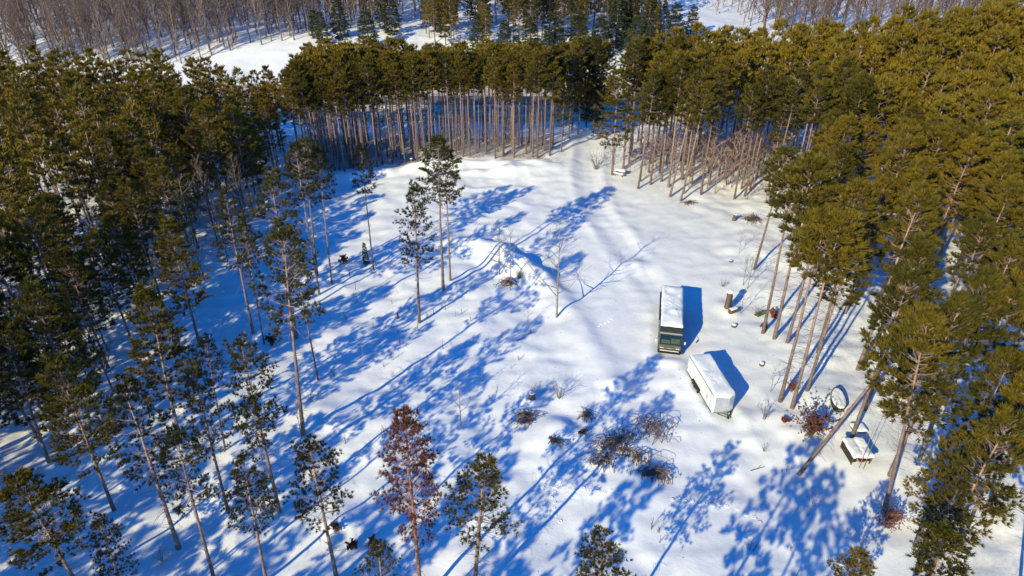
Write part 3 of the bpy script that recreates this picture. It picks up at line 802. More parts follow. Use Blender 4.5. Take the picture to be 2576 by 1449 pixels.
def r_kind(x, y):
    if x > 52 and y < 120 and rnd.random() < 0.7: return "white"
    return "plant" if (y > 92 and rnd.random() < .6) else "stand"
pts_c = scatter(CENTRE, 2.05, 1)
stand(CENTRE, 8, pts_c, 75, lambda x, y: "plant", lambda x, y: rnd.uniform(15.6, 18.2), lambda x, y: "tall pine with bare pinkish trunk in the plantation beyond the snow bank", "plantation pines beyond the snow bank", P_LOWC, (2.2, "of the bare-trunked pines along the plantation's front"))
pts_r = scatter(RIGHT, 3.5, 2, lambda x, y: y > 88) 
pts_r2 = scatter(RIGHT, 4.7, 3, lambda x, y: 72 < y <= 88) + scatter(RIGHT, 6.0, 8, lambda x, y: y <= 72)
stand(RIGHT, 14, pts_r, 42, r_kind, lambda x, y: rnd.uniform(15.5, 20.5) + min(4.5, max(0, (x - 62) * .12)), lambda x, y: "tall bare-trunked pine in the far part of the right wood", "pines in the far part of the right wood", P_LOWC, (2.6, "of the slimmer pines fronting the right wood's far part"))
stand(RIGHT, 14, pts_r2, 42, r_kind, lambda x, y: rnd.uniform(15.0, 21.0) * (1.1 if x > 52 else 1), lambda x, y: "dense sunlit pine in the near part of the right wood", "pines in the near part of the right wood", P_LOW, (3.2, "of the bushy pines edging the right wood's near part"))
pts_l = scatter(LEFT, 5.2, 4, lambda x, y: y < 88) + scatter(LEFT, 4.0, 9, lambda x, y: y >= 88)
stand(LEFT, 7, pts_l, 36, lambda x, y: "left" if rnd.random() < .8 else "stand", lambda x, y: rnd.uniform(13.0, 18.5) if y < 97 else rnd.uniform(12.0, 14.0) + 3.0 * min(1, max(0, (-46 - x) / 20)), lambda x, y: "olive pine with low crown in the dense left wood", "pines in the dense left wood", P_LOW, (4.0, "of the olive pines edging the dense left wood"))

# dark full-skirted pines in shade at the right end of the plantation
for (bx, by, h, kd) in ((1455, 335, 17.5, "left"), (1492, 330, 17.5, "dark"), (1430, 350, 17, "left"), (1475, 305, 18, "dark"), (1505, 312, 17, "left"), (1440, 315, 17.5, "stand"), (1415, 340, 17, "left")):
    x, y = G(bx, by)
    put_pine(kd, x, y, h, "dark shaded pine clothed to the ground beside the forest gap", "dark pines beside the forest gap", wide=1.1)
x, y = G(1412, 385); put_pine("left", x, y, 15.0, "olive pine with foliage down to the snow at the plantation's right end", wide=.8)

# pines outside the picture whose shadows fall into it
P_OFF = [make_pine(180 + i, zb=0.52, R=1.9, sub=4, k=11, ln=0.50, wd=0.075, step=0.8, nb=4, sparse=0.10, stubs=10, needle="needles_dark", kt=5, lite=True) for i in range(2)]
OFF = [(4.9, 16.5, 18), (5.4, 12.9, 18), (5.2, 8.0, 18), (-9.5, 14, 18)]
pts_o = scatter([(-66, -18), (-26, -18), (-16, 4), (-19, 17.5), (-66, 17.5)], 6.4, 6)
for (x, y) in pts_o: OFF.append((x, y, rnd.uniform(15.5, 18)))
for (x, y, h) in OFF: REST.append((P_OFF[rnd.randrange(2)], x, y, h / 18, rnd.uniform(0, 6.28)))

def join_mass(name, items, label, cat, kind="stuff"):
    vs, fs, mi, mats = [], [], [], []; n = 0
    for (parts, x, y, s, rz) in items:
        c, sn = math.cos(rz) * s, math.sin(rz) * s; z = T(x, y)
        for (_, V, F, m, _s) in parts:
            if m not in mats: mats.append(m)
            W = np.empty_like(V); W[:, 0] = V[:, 0] * c - V[:, 1] * sn + x; W[:, 1] = V[:, 0] * sn + V[:, 1] * c + y; W[:, 2] = V[:, 2] * s + z
            vs.append(W); fs.append(F + n); mi.append(np.full(len(F), mats.index(m), np.int32)); n += len(V)
    me = mesh_tri(name, np.concatenate(vs), np.concatenate(fs), mats)
    me.polygons.foreach_set("material_index", np.concatenate(mi))
    return tag(link(name, me), label, cat, kind=kind)

# ---- conifers beyond the road
cnt = 0; BEY = []
for i in range(2500):
    x = rnd.uniform(-42, 47); y = rnd.uniform(181, 258)
    if y < 181 + max(0, -x - 12) * .8 or (x > 40 and y < 215): continue
    if any((x - q[0]) ** 2 + (y - q[1]) ** 2 < 9 for q in TREES): continue
    if len(BEY) >= 195: break
    BEY.append((x, y)); TREES.append((x, y))
for (x, y) in sorted(BEY, key=lambda p: p[1])[:60]:
    put_pine(rnd.choice(["left", "left", "left", "dark"]), x, y, rnd.uniform(11, 17), "tall dark pine among the group beyond the road, top centre", "pines beyond the road", wide=.9)
FARP = [(P_LOW[rnd.randrange(4)], x, y, rnd.uniform(.8, 1.02), rnd.uniform(0, 6.28)) for (x, y) in sorted(BEY, key=lambda p: p[1])[60:]]
for (x, y, h) in ((-33, 196, 11), (12, 180, 9), (17, 183, 11), (22, 178, 10), (27, 184, 12), (31, 179, 10), (5, 182, 9), (-2, 180, 9), (-9, 183, 9), (41, 181, 12), (48, 192, 8), (36, 186, 11), (-20, 199, 10), (9, 178, 8), (34, 176, 9), (1, 176, 7)):
    put_pine("spruce", x, y, h, "blue-green bushy spruce beyond the road, top centre", "spruces beyond the road", name="spruce_tree", wide=1.25)
x, y = -37, 184
put_pine("spruce", x, y, 10, "lone dark spruce on the bright snow bank beyond the road", name="spruce_tree", wide=1.4)

join_mass("pine_wood", REST + FARP, "deeper mass of pine wood behind the front trees", "pine wood")
print("REST pines", len(REST))
for (x, y, h) in ((-50, 188, 8), (-46, 192, 10), (-53, 193, 7)):
    put_pine("spruce", x, y, h, "dark spruce in the small clump on the far snow bank, upper left", "spruce clump on the far snow bank", name="spruce_tree", wide=1.2)
# ---- bare hardwoods on the far slope
hard_l, hard_r = [], []
rg = random.Random(5)
for i in range(5200):
    x = rg.uniform(-225, -36); y = rg.uniform(170, 310)
    if y < 173 + max(0, (x + 95)) * 0.5: continue
    if all((x - q[0]) ** 2 + (y - q[1]) ** 2 > 7.0 for q in hard_l): hard_l.append((x, y))
for i in range(2400):
    x = rg.uniform(54, 225); y = rg.uniform(186, 310)
    if x < 68 and y < 262: continue
    if all((x - q[0]) ** 2 + (y - q[1]) ** 2 > 11 for q in hard_r): hard_r.append((x, y))
far = []
def put_hard(pts, quota, label, group):
    k = 0
    for (x, y) in sorted(pts, key=lambda p: p[1] + abs(p[0]) * .15):
        h = rnd.uniform(15, 20); i = rnd.randrange(6)
        if k < quota and in_frame(x, y, T(x, y) + 3, 5):
            plant("bare_tree", "bare_hardwood%d" % i, B_HARD[i], x, y, label, "bare tree", group, h / 17, h / 17, rnd.uniform(0, 6.28), (rnd.gauss(0, .03), rnd.gauss(0, .03))); k += 1
        elif in_frame(x, y, T(x, y), 60) or in_frame(x, y, T(x, y) + 10, 60): far.append((B_LOW[rnd.randrange(4)], x, y, h / 17, rnd.uniform(0, 6.28)))
put_hard(hard_l, 150, "bare grey-brown hardwood on the snowy slope, top left", "hardwoods on the top left slope")
put_hard(hard_r, 55, "bare hardwood casting striped shadows on snow, top right", "hardwoods at the top right")
B_UND = [make_bare(270 + i, H=7, nl=8, fork=0.08, r0=0.07, twig=2, lv3=0, kt=3, thick=4.0, bark="twig_pink" if i % 2 else "bark_hardwood") for i in range(4)]
for i in range(900):
    x = rg.uniform(-215, -38) if i % 4 else rg.uniform(58, 215); y = rg.uniform(172, 300)
    if x < 0 and y < 174 + max(0, (x + 95)) * 0.5: continue
    if in_frame(x, y, T(x, y) + 2, 5): far.append((B_UND[rnd.randrange(4)], x, y, rnd.uniform(.5, 1.2), rnd.uniform(0, 6.28)))
join_mass("hardwood_mass", far, "far brown mass of leafless hardwoods", "hardwood wood")
print("hard", len(hard_l), len(hard_r), "far", len(far))

# ---- leafless trees and saplings among the pines
def bare(kind, i, x, y, h, label, group=None, name="bare_tree", H0=17.0, cat="bare tree", rz=None, lean=(0, 0)):
    vs = {"hard": B_HARD, "pink": B_PINK, "grey": B_GREY, "thin": B_THIN, "beech": B_BEECH}[kind]
    h0 = {"hard": 17.0, "pink": 9.0, "grey": 13.0, "thin": 5.0, "beech": 6.0}[kind]
    TREES.append((x, y))
    return plant(name, "bare_%s%d" % (kind, i % len(vs)), vs[i % len(vs)], x, y, label, cat, group, h / h0, h / h0, rnd.uniform(0, 6.28) if rz is None else rz, lean)

x, y, h, dx = base_top(1400, 798, 1405, 545)
bare("grey", 0, x, y, h, "leafless grey tree on the snow berm, long shadow toward the motorhome")
x, y = G(1256, 680, .8); bare("grey", 1, x, y, 7.5, "small leafless tree on the crest of the berm, left of the brown tussock")
x, y = G(1284, 700, .8); bare("thin", 0, x, y, 8.0, "slim leafless sapling beside the brown tussock on the berm")
x, y = G(1328, 812); bare("thin", 1, x, y, 3.0, "knee-high leafless sapling at the near foot of the berm")
x, y = G(1160, 1076); bare("thin", 2, x, y, 5.2, "leafless sapling with dark brush round its foot, centre foreground")
x, y = G(1212, 968); bare("thin", 0, x, y, 2.4, "tiny leafless sapling half lost in snow, centre foreground")
x, y = G(760, 1105); bare("thin", 1, x, y, 4.6, "leafless sapling beside the foot of the tall centre-left pine")
x, y, h, dx = base_top(560, 520, 522, 375); bare("grey", 2, x, y, max(h, 11), "pale leafless tree with feathery branches before the left wood")
x, y = G(2035, 1292); bare("thin", 2, x, y, 3.2, "leafless sapling between two long shadows, lower right")
x, y = G(1938, 985); bare("thin", 1, x, y, 3.4, "leafless sapling just right of the white trailer")
for (bx, by, h) in ((1868, 720, 4.5), (1880, 728, 5.0), (1858, 640, 3.6), (1862, 790, 4.2)):
    x, y = G(bx, by); bare("thin", int(bx), x, y, h, "slender bare sapling at the snow edge left of the right wood", "bare saplings at the right wood's edge")
pts = scatter([(-50, 96), (-36, 92), (-38, 74), (-39.5, 62), (-39, 50), (-58, 52), (-62, 96)], 4.0, 21)
for (x, y) in pts[:44]:
    bare("hard" if rnd.random() < .7 else "grey", rnd.randrange(9), x, y, rnd.uniform(9, 14), "thin leafless trunk among the pines of the left wood", "leafless trunks in the left wood")
pts = scatter([(19, 106), (27, 99.5), (37, 98), (46, 104), (46, 124), (20, 124)], 2.5, 22)
for (x, y) in pts[:58]:
    bare("pink", rnd.randrange(9), x, y, rnd.uniform(5, 10), "pinkish bare sapling under the pines of the right wood", "pinkish saplings under the right wood", "sapling", cat="sapling")
pts = scatter([(-34, 108), (-20, 115), (8, 117), (8, 128), (-38, 128)], 2.6, 23)
for (x, y) in pts[:60]:
    bare("pink", rnd.randrange(9), x, y, rnd.uniform(4, 8), "low brown sapling between the plantation trunks", "low saplings in the plantation", "sapling", cat="sapling")

# ---- shrubs
SHRUB = [make_shrub(300 + i, H=1.5, stems=16, spread=0.75, bark="bark_grey") for i in range(3)]
REDSH = [make_shrub(310 + i, H=2.1, stems=40, spread=0.6, bark="twig_pink", leaves=3, leaf=0.12, twigs=5) for i in range(3)]
LEAFY = [make_shrub(320 + i, H=0.9, stems=9, spread=0.5, bark="twig_dark", leaves=7, leaf=0.15, twigs=4) for i in range(2)]
STALK = [make_shrub(330 + i, H=1.2, stems=2 + i, spread=0.10, bark="twig_dark", r=0.02, twigs=2) for i in range(3)]
TUSS = make_shrub(340, H=1.1, stems=60, spread=0.6, bark="old_wood", r=.012, twigs=1)
def shrub(vs, key, i, bx, by, h, label, group=None, name="shrub", cat="shrub", z=0.0):
    x, y = G(bx, by, z)
    return plant(name, "%s%d" % (key, i % len(vs)), vs[i % len(vs)], x, y, label, cat, group, h, h, rnd.uniform(0, 6.28))
shrub(REDSH, "red_shrub", 0, 2033, 1098, 1.45, "large red-twigged shrub with rusty leaves left of the wood rack")
shrub(REDSH, "red_shrub", 1, 2232, 1322, 0.95, "rusty-leaved shrub low at the right, in front of a dark pine")
shrub(REDSH, "red_shrub", 2, 1990, 985, 0.6, "small rusty shrub between the slanting pines by the trailer nose")
shrub(LEAFY, "leafy_shrub", 0, 1972, 1066, 0.8, "compact brick-red leafy sprig near the trailer's right front")
shrub(LEAFY, "leafy_shrub", 1, 865, 665, 1.25, "rust-red leafy sapling left of the snowy seedling")
shrub(LEAFY, "leafy_shrub", 0, 686, 868, 1.2, "orange-brown leafy sprig near the left wood's edge pines")
shrub(LEAFY, "leafy_shrub", 1, 847, 1338, 0.8, "small brown leafy tuft right of the see-through bottom pine")
shrub(LEAFY, "leafy_shrub", 0, 886, 1378, 0.9, "low russet leafy tuft, left of a taller russet one at the bottom")
shrub(LEAFY, "leafy_shrub", 1, 940, 1372, 1.0, "upright russet leafy tuft just above a pine top at the bottom")
shrub(LEAFY, "leafy_shrub", 0, 1921, 828, 0.8, "small red leafy sprig at the leftmost pine foot behind the motorhome shadow")
shrub(LEAFY, "leafy_shrub", 1, 1945, 790, 1.2, "red leafy sprig among trunks behind the motorhome shadow")
shrub(SHRUB, "bare_shrub", 0, 1922, 1055, 1.3, "grey leafless shrub right of the trailer's nose")
shrub(SHRUB, "bare_shrub", 1, 1818, 724, 0.9, "grey leafless shrub behind the tall snow-capped stump")
shrub(SHRUB, "bare_shrub", 2, 1905, 790, 0.9, "leafless shrub between the stump and the pines")
shrub(SHRUB, "bare_shrub", 0, 1922, 1132, 0.55, "tiny dark bush alone on snow left of the red shrub")
shrub(SHRUB, "bare_shrub", 1, 405, 1408, 1.1, "grey leafless bush in blue shade at the bottom left")
shrub(SHRUB, "bare_shrub", 2, 1345, 992, 0.9, "grass-like shrub behind the fallen brush in the centre foreground")
shrub(SHRUB, "bare_shrub", 0, 1405, 1000, 1.5, "leafless shrub throwing thin shade near the centre brush")
shrub(SHRUB, "bare_shrub", 1, 230, 1030, 1.6, "brown bush in shade in the left wood")
shrub(SHRUB, "bare_shrub", 2, 1500, 425, 2.4, "tall leafless bush at the mouth of the forest gap")
x, y = G(1306, 690, 1.0); plant("tussock", "tussock0", TUSS, x, y, "round brown grass tussock on the berm", "tussock", None, 1.3, 1.3, 0)
bare("beech", 0, *G(1640, 437), 5.0, "red-leaved young beech among trunks right of the picnic table")
bare("beech", 1, *G(1545, 415), 4.5, "reddish young beech at the left corner of the right wood")
bare("beech", 0, *G(1880, 500), 3.2, "low reddish young beech at the front of the right wood")
for (bx, by, h) in ((922, 668, 3.2), (1001, 800, 0.9)):
    x, y = G(bx, by)
    put_pine("spruce", x, y, h, "little snowy spruce seedling beside the thin pole-like pine" if h > 2 else "knee-high dark spruce seedling in the centre shade", name="spruce_tree", wide=.7)
stalks = [(895, 730), (905, 742), (980, 735), (1000, 735), (1090, 790), (1075, 800), (1050, 830), (1110, 775), (1120, 780), (1145, 800), (1160, 790), (1185, 812), (1190, 862), (1265, 852), (1335, 838), (845, 905), (990, 905), (965, 920), (1000, 838), (940, 820), (870, 800), (910, 890), (985, 945), (1075, 900),
          (1115, 880), (1285, 925), (1305, 905), (800, 1000), (780, 1010), (840, 950), (1180, 950), (900, 760), (1030, 780), (1005, 870), (880, 700), (970, 1100), (962, 1110), (1010, 1010), (868, 1118), (595, 1010), (620, 900), (560, 890), (600, 875), (985, 760), (1230, 1000), (1660, 1365), (1640, 1330), (1655, 1340), (1500, 1310), (1885, 1385), (1990, 1380), (2000, 1450), (1980, 1175), (830, 1135)]
for i, (bx, by) in enumerate(stalks):
    shrub(STALK, "stalk", i, bx, by, rnd.uniform(.6, 1.3), "thin dark dry weed stalk standing in the snow", "dry weed stalks in the snow", "weed_stalk", "weed stalk")

# ---- brush heaps
def heap(seed, bx, by, label, rz=0.0, s=1.0, z=0.2, **kw):
    x, y = G(bx, by, z)
    return plant("brush_heap", "brush%d" % seed, make_brush(seed, **kw), x, y, label, "brush heap", None, s, s, rz)
heap(400, 1545, 1120, "arched heap of brown brush with dead leaves, largest of the brush", 0.5, Lx=3.4, Ly=1.4, n=62, leafn=90, leaves=5, arch=1.0)
heap(401, 1515, 1165, "rust-brown brush clump below the largest brush heap", 0.2, Lx=1.9, Ly=1.0, n=26, leafn=40, leaves=5)
heap(402, 1640, 1085, "loose arching brush behind the largest brush heap, toward the trailer", 0.6, Lx=2.6, Ly=2.2, n=42, leafn=36, arch=1.1, leaves=5)
heap(403, 1600, 1155, "brush strand linking the large heap to the dark root end", -0.5, Lx=2.2, Ly=.9, n=28, leafn=36, leaves=5)
heap(404, 1645, 1192, "dark dense root end of the brush, nearest the long shadows", -0.2, Lx=1.8, Ly=.9, n=36, leafn=70, leaves=6)
heap(405, 1322, 1045, "fallen bush fanning down from a snowy stump, centre foreground", 1.0, Lx=1.3, Ly=1.1, n=44, leafn=12, arch=.6)
heap(406, 1475, 1040, "small dark brush in blue shade right of the snowy stump", 1.2, Lx=.9, Ly=.5, n=16, leafn=10, arch=.5)
heap(407, 1398, 1112, "short black brush scraps poking from snow, centre foreground", -.4, Lx=1.1, Ly=.3, n=9, leafn=50, arch=.3, leaves=8)
heap(408, 1466, 1085, "little black brush scrap left of the largest brush heap", .4, Lx=.6, Ly=.3, n=6, leafn=30, arch=.3, leaves=8)
heap(409, 1890, 552, "brown brush heap under snow at the right wood's corner", .2, Lx=1.5, Ly=.8, n=30, leafn=90, arch=.9)
heap(410, 1278, 700, "twiggy scrub on the berm's near slope", .2, Lx=1.4, Ly=1.2, n=30, leafn=20, arch=.7, z=.9)
heap(411, 1735, 505, "dry twigs flat on snow before the right wood's front pines", .2, Lx=1.8, Ly=.6, n=22, leafn=6, arch=.35)

# ---- small solid things
def box(bm, cx, cy, cz, sx, sy, sz, M=None):
    vs = [bm.verts.new((cx + i * sx / 2, cy + j * sy / 2, cz + k * sz / 2)) for k in (-1, 1) for j in (-1, 1) for i in (-1, 1)]
    if M is not None:
        for v in vs: v.co = M @ v.co
    for f in ((0, 2, 3, 1), (4, 5, 7, 6), (0, 1, 5, 4), (2, 6, 7, 3), (0, 4, 6, 2), (1, 3, 7, 5)): bm.faces.new([vs[i] for i in f])

def prism(bm, prof, x0, x1):
    a = [bm.verts.new((x0, p[0], p[1])) for p in prof]; b = [bm.verts.new((x1, p[0], p[1])) for p in prof]
    n = len(prof)
    bm.faces.new(a[::-1]); bm.faces.new(b)
    for i in range(n): bm.faces.new((a[i], a[(i + 1) % n], b[(i + 1) % n], b[i]))

def cyl(bm, p, q, r0, r1, n=14):
    p, q = Vector(p), Vector(q); d = (q - p).normalized()
    a = d.orthogonal().normalized(); b = d.cross(a)
    A = [bm.verts.new(p + (a * math.cos(t) + b * math.sin(t)) * r0) for t in [2 * math.pi * i / n for i in range(n)]]
    B = [bm.verts.new(q + (a * math.cos(t) + b * math.sin(t)) * r1) for t in [2 * math.pi * i / n for i in range(n)]]
    bm.faces.new(A[::-1]); bm.faces.new(B)
    for i in range(n): bm.faces.new((A[i], A[(i + 1) % n], B[(i + 1) % n], B[i]))

def obj(name, bm, mat, parent=None, bev=0.0, seg=2, smooth=False):
    bmesh.ops.recalc_face_normals(bm, faces=bm.faces)
    if bev: bmesh.ops.bevel(bm, geom=list(bm.edges), offset=bev, segments=seg, profile=0.6, affect='EDGES', clamp_overlap=True)
    me = bpy.data.meshes.new(name); bm.to_mesh(me); bm.free()
    me.materials.append(MATS[mat])
    if smooth:
        for p in me.polygons: p.use_smooth = True
    return link(name, me, parent)

def B1(name, mat, parent, *boxes, bev=0.0, M=None):
    bm = bmesh.new()
    for b in boxes: box(bm, *b, M=M)
    return obj(name, bm, mat, parent, bev)

def snow_slab(name, parent, outline, z0, t, seed=0, n=40, bumps=(), round_=0.16, over=0.0, zf=None, rag=0.0):
    """rounded snow cushion over a convex outline (list of xy)"""
    O = np.array(outline, float); c = O.mean(0)
    seg = []
    for i in range(len(O)):
        p, q = O[i], O[(i + 1) % len(O)]
        m = max(2, int(np.linalg.norm(q - p) / 0.22))
        for k in range(m): seg.append(p + (q - p) * k / m)
    ring = np.array(seg); N = len(ring)
    ring = c + (ring - c) * (1 + over)
    if rag:
        d = ring - c; L = np.linalg.norm(d, axis=1)[:, None]
        ring = ring + d / L * (rag * pnoise(ring[:, 0] * 2.1 + seed, ring[:, 1] * 2.1 + 3.7)[:, None])
    rings, zs = [], []
    Ls = np.linalg.norm(ring - c, axis=1)[:, None]
    for (off, hz) in ((0.0, 0.0), (round_ * .06, 0.40), (round_ * .30, 0.72), (round_ * .75, 0.93), (round_ * 1.6, 1.04)):
        rings.append(c + (ring - c) * np.clip(1 - off / Ls, .05, 1.2)); zs.append(hz)
    for f in np.linspace(0.85, 0.08, 9):
        rings.append(c + (rings[4] - c) * f); zs.append(1.05)
    V = []
    for r, hz in zip(rings, zs):
        for p in r:
            z = z0 + t * hz
            if hz > .5: z += t * .22 * float(pnoise(np.array([p[0] * .9 + seed]), np.array([p[1] * .9 + 4]))[0]) + t * .1 * float(pnoise(np.array([p[0] * 3 + seed]), np.array([p[1] * 3 + 4]))[0])
            for (bx, by, bh, br) in bumps:
                if hz > .9: z += bh * math.exp(-((abs(p[0] - bx) / br) ** 4 + (abs(p[1] - by) / br) ** 4))
            if zf: z += zf(p[0], p[1])
            V.append((p[0], p[1], z))
    F = []
    for i in range(len(rings) - 1):
        for j in range(N):
            a, b = i * N + j, i * N + (j + 1) % N
            F += [(a, b, b + N), (a, b + N, a + N)]
    k = len(V); last = (len(rings) - 1) * N
    V.append((c[0], c[1], np.mean([v[2] for v in V[last:]])))
    for j in range(N): F.append((last + j, last + (j + 1) % N, k))
    return link(name, mesh_tri(name, np.array(V), np.array(F), "snow_cap", True), parent)

def wheel(parent, x, y, r, w, z):
    bm = bmesh.new(); cyl(bm, (x - w / 2, y, z), (x + w / 2, y, z), r, r, 22)
    o = obj("wheel", bm, "rubber", parent, 0.02, 1)
    bm = bmesh.new(); s = -1 if x < 0 else 1
    cyl(bm, (x + s * w / 2, y, z), (x + s * (w / 2 + .015), y, z), r * .55, r * .5, 16)
    obj("rim", bm, "steel_rim", o)
    return o

# ---- motorhome (front towards -y)
rx, ry = 17.78, 63.05
RV = tag(empty("motorhome", (rx, ry, T(rx, ry) - 0.12), -0.205), "long dark motorhome with snow-covered roof parked in the clearing", "motorhome")
W2, L2 = 1.22, 4.75
prof = [(-L2 + .02, .42), (-L2, .95), (-L2 + .10, 1.42), (-L2 + .52, 2.42), (-L2 + .62, 2.62), (-L2 + 1.02, 2.93), (-L2 + 1.4, 3.0), (L2 - .12, 3.0), (L2, 2.88), (L2, .42)]
bm = bmesh.new(); prism(bm, prof, -W2, W2); obj("body", bm, "rv_paint", RV, 0.11, 3)
nrm = Vector((0, -(2.42 - 1.42), .42)).normalized()
def front_panel(name, mat, xa, xb, za, zb, lift, parent=RV, th=.02):
    """a sheet lying on the sloped windscreen plane between heights za and zb"""
    bm = bmesh.new(); vs = []
    for (xx, zz) in ((xa, za), (xb, za), (xb, zb), (xa, zb)):
        yy = -L2 + .10 + (zz - 1.42) * .42
        vs.append(Vector((xx, yy, zz)) + nrm * lift)
    A = [bm.verts.new(v) for v in vs]; Bv = [bm.verts.new(v - nrm * th) for v in vs]
    bm.faces.new(A); bm.faces.new(Bv[::-1])
    for i in range(4): bm.faces.new((A[i], Bv[i], Bv[(i + 1) % 4], A[(i + 1) % 4]))
    return obj(name, bm, mat, parent)
ws = front_panel("windscreen", "cab_dark", -1.08, 1.08, 1.50, 2.38, .015)
front_panel("sunshade", "sunshade", -.95, -.04, 1.53, 1.90, .03, ws)
front_panel("sunshade", "sunshade", .06, 1.0, 1.55, 2.08, .03, ws)
front_panel("pane", "glass", -1.08, -.012, 1.49, 2.39, .06, ws, .012)
front_panel("pane", "glass", .012, 1.08, 1.49, 2.39, .06, ws, .012)
front_panel("windscreen_frame", "black_trim", -1.12, 1.12, 1.43, 1.49, .075)
B1("front_cap", "rv_silver", RV, (0, -L2 + .52, 2.60, 2.3, .16, .13), bev=.03)
B1("front_panel", "rv_front", RV, (0, -L2 - .015, 1.12, 2.3, .09, .52), bev=.03)
B1("hood_strip", "rv_front", RV, (0, -L2 + .06, 1.405, 2.25, .16, .05), bev=.01)
B1("grille", "black_trim", RV, (0, -L2 - .068, 1.24, 1.5, .03, .04), (0, -L2 - .068, .93, 2.0, .03, .05))
B1("bumper", "black_trim", RV, (0, -L2 - .06, .60, 2.42, .26, .32), bev=.05)
B1("licence_plate", "rv_silver", RV, (0.0, -L2 - .085, 1.08, .42, .02, .14))
for s in (-1, 1):
    for k in (0, 1): B1("headlight", "headlight", RV, (s * (.72 + .2 * k), -L2 - .07, 1.08, .15, .05, .11), bev=.015)
    m = B1("mirror", "mirror_shell", RV, (s * 1.50, -L2 + .06, 1.86, .17, .13, .34), bev=.04)
    bm = bmesh.new(); cyl(bm, (s * 1.2, -L2 + .35, 2.3), (s * 1.5, -L2 + .08, 2.0), .025, .025, 8); obj("mirror_arm", bm, "black_trim", m)
    for yy in (-2.9, 2.5): wheel(RV, s * 1.07, yy, .44, .26, .38)
    for yy, ww in ((-3.2, .8), (-1.6, 1.2), (.3, .9), (1.9, 1.3), (3.7, .7)):
        w_ = B1("side_window", "black_trim", RV, (s * 1.222, yy, 2.05, .03, ww, .72), bev=.008)
        B1("pane", "dark_glass", w_, (s * 1.24, yy, 2.05, .012, ww - .1, .62))
B1("door", "rv_paint", RV, (1.228, -2.35, 1.45, .03, .68, 1.9), bev=.008)
bm = bmesh.new(); cyl(bm, (-1.31, -2.2, 2.86), (-1.31, 3.4, 2.86), .08, .08, 12); obj("awning", bm, "black_trim", RV)
B1("rear_ladder", "trim_grey", RV, (.75, L2 + .05, 1.9, .04, .04, 1.9), (1.05, L2 + .05, 1.9, .04, .04, 1.9), (.9, L2 + .05, 1.4, .3, .03, .03), (.9, L2 + .05, 1.9, .3, .03, .03), (.9, L2 + .05, 2.4, .3, .03, .03))
snow_slab("roof_snow", RV, [(-1.17, -L2 + 1.25), (1.17, -L2 + 1.25), (1.2, L2 - .1), (-1.2, L2 - .1)], 2.97, .34, 3, round_=.42, bumps=((-.1, 3.6, .13, .38), (.15, -.9, .12, .42), (-.35, -1.9, .07, .25)), rag=.06)
B1("roof_vent", "mirror_shell", RV, (-.1, 3.6, 3.06, .6, .6, .2), (.15, -.9, 3.06, .65, .7, .18), bev=.03)
snow_slab("hood_snow", RV, [(-1.0, -L2 - .16), (1.0, -L2 - .16), (1.0, -L2 - .04), (-1.0, -L2 - .04)], .74, .05, 8, round_=.04)

# ---- white v-nosed cargo trailer
TX, TY = 19.68, 52.55
TR = tag(empty("cargo_trailer", (TX, TY, T(TX, TY) - 0.05), 0.155), "white enclosed cargo trailer with v-shaped nose and snowy roof beside the motorhome", "cargo trailer")
hw, hl, zb_, zt_ = 1.08, 3.15, .42, 2.42
out = [(-hw, hl), (hw, hl), (hw, -hl), (.30, -hl - .62), (-hw + .22, -hl - .28), (-hw, -hl)]
def slab_poly(bm, pts, z0, z1):
    a = [bm.verts.new((p[0], p[1], z0)) for p in pts]; b = [bm.verts.new((p[0], p[1], z1)) for p in pts]; n = len(pts)
    bm.faces.new(a[::-1]); bm.faces.new(b)
    for i in range(n): bm.faces.new((a[i], a[(i + 1) % n], b[(i + 1) % n], b[i]))
out = [(-hw, hl), (-hw, -hl), (-hw + .12, -hl - .14), (.28, -hl - .50), (hw - .06, -hl - .04), (hw, -hl + .1), (hw, hl)]
bm = bmesh.new(); slab_poly(bm, out, zb_, zt_); obj("body", bm, "trailer_white", TR, .05, 2)
def side_sheet(name, mat, p, q, z0, z1, lift, th=.012, parent=TR):
    p = Vector((p[0], p[1], 0)); q = Vector((q[0], q[1], 0)); d = (q - p).normalized(); n = Vector((d.y, -d.x, 0))
    if n.dot((p + q) / 2) < 0: n = -n
    bm = bmesh.new(); A = []
    for (pt, z) in ((p, z0), (q, z0), (q, z1), (p, z1)): A.append(pt + n * lift + Vector((0, 0, z)))
    a = [bm.verts.new(v) for v in A]; b = [bm.verts.new(v - n * th) for v in A]
    bm.faces.new(a); bm.faces.new(b[::-1])
    for i in range(4): bm.faces.new((a[i], b[i], b[(i + 1) % 4], a[(i + 1) % 4]))
    return obj(name, bm, mat, parent)
side_sheet("nose_panel", "trailer_metal", (-hw + .15, -hl - .15), (.27, -hl - .495), zb_ + .18, zt_ - .06, .012)
side_sheet("nose_panel", "trailer_metal", (.30, -hl - .485), (hw - .08, -hl - .055), zb_ + .18, zt_ - .06, .012)
side_sheet("stone_guard", "trim_grey", (-hw + .14, -hl - .15), (.28, -hl - .50), zb_ - .02, zb_ + .17, .018)
side_sheet("stone_guard", "trim_grey", (.29, -hl - .49), (hw - .06, -hl - .05), zb_ - .02, zb_ + .17, .018)
B1("roof_trim", "black_trim", TR, (-hw - .012, 0, zt_ - .03, .03, 2 * hl, .06))
B1("bottom_rail", "black_trim", TR, (-hw - .012, 0, zb_ + .02, .03, 2 * hl, .10), (hw + .012, 0, zb_ + .02, .03, 2 * hl, .10))
dr = B1("side_door", "trailer_white", TR, (-hw - .012, -hl + .95, 1.38, .03, .80, 1.72), bev=.006)
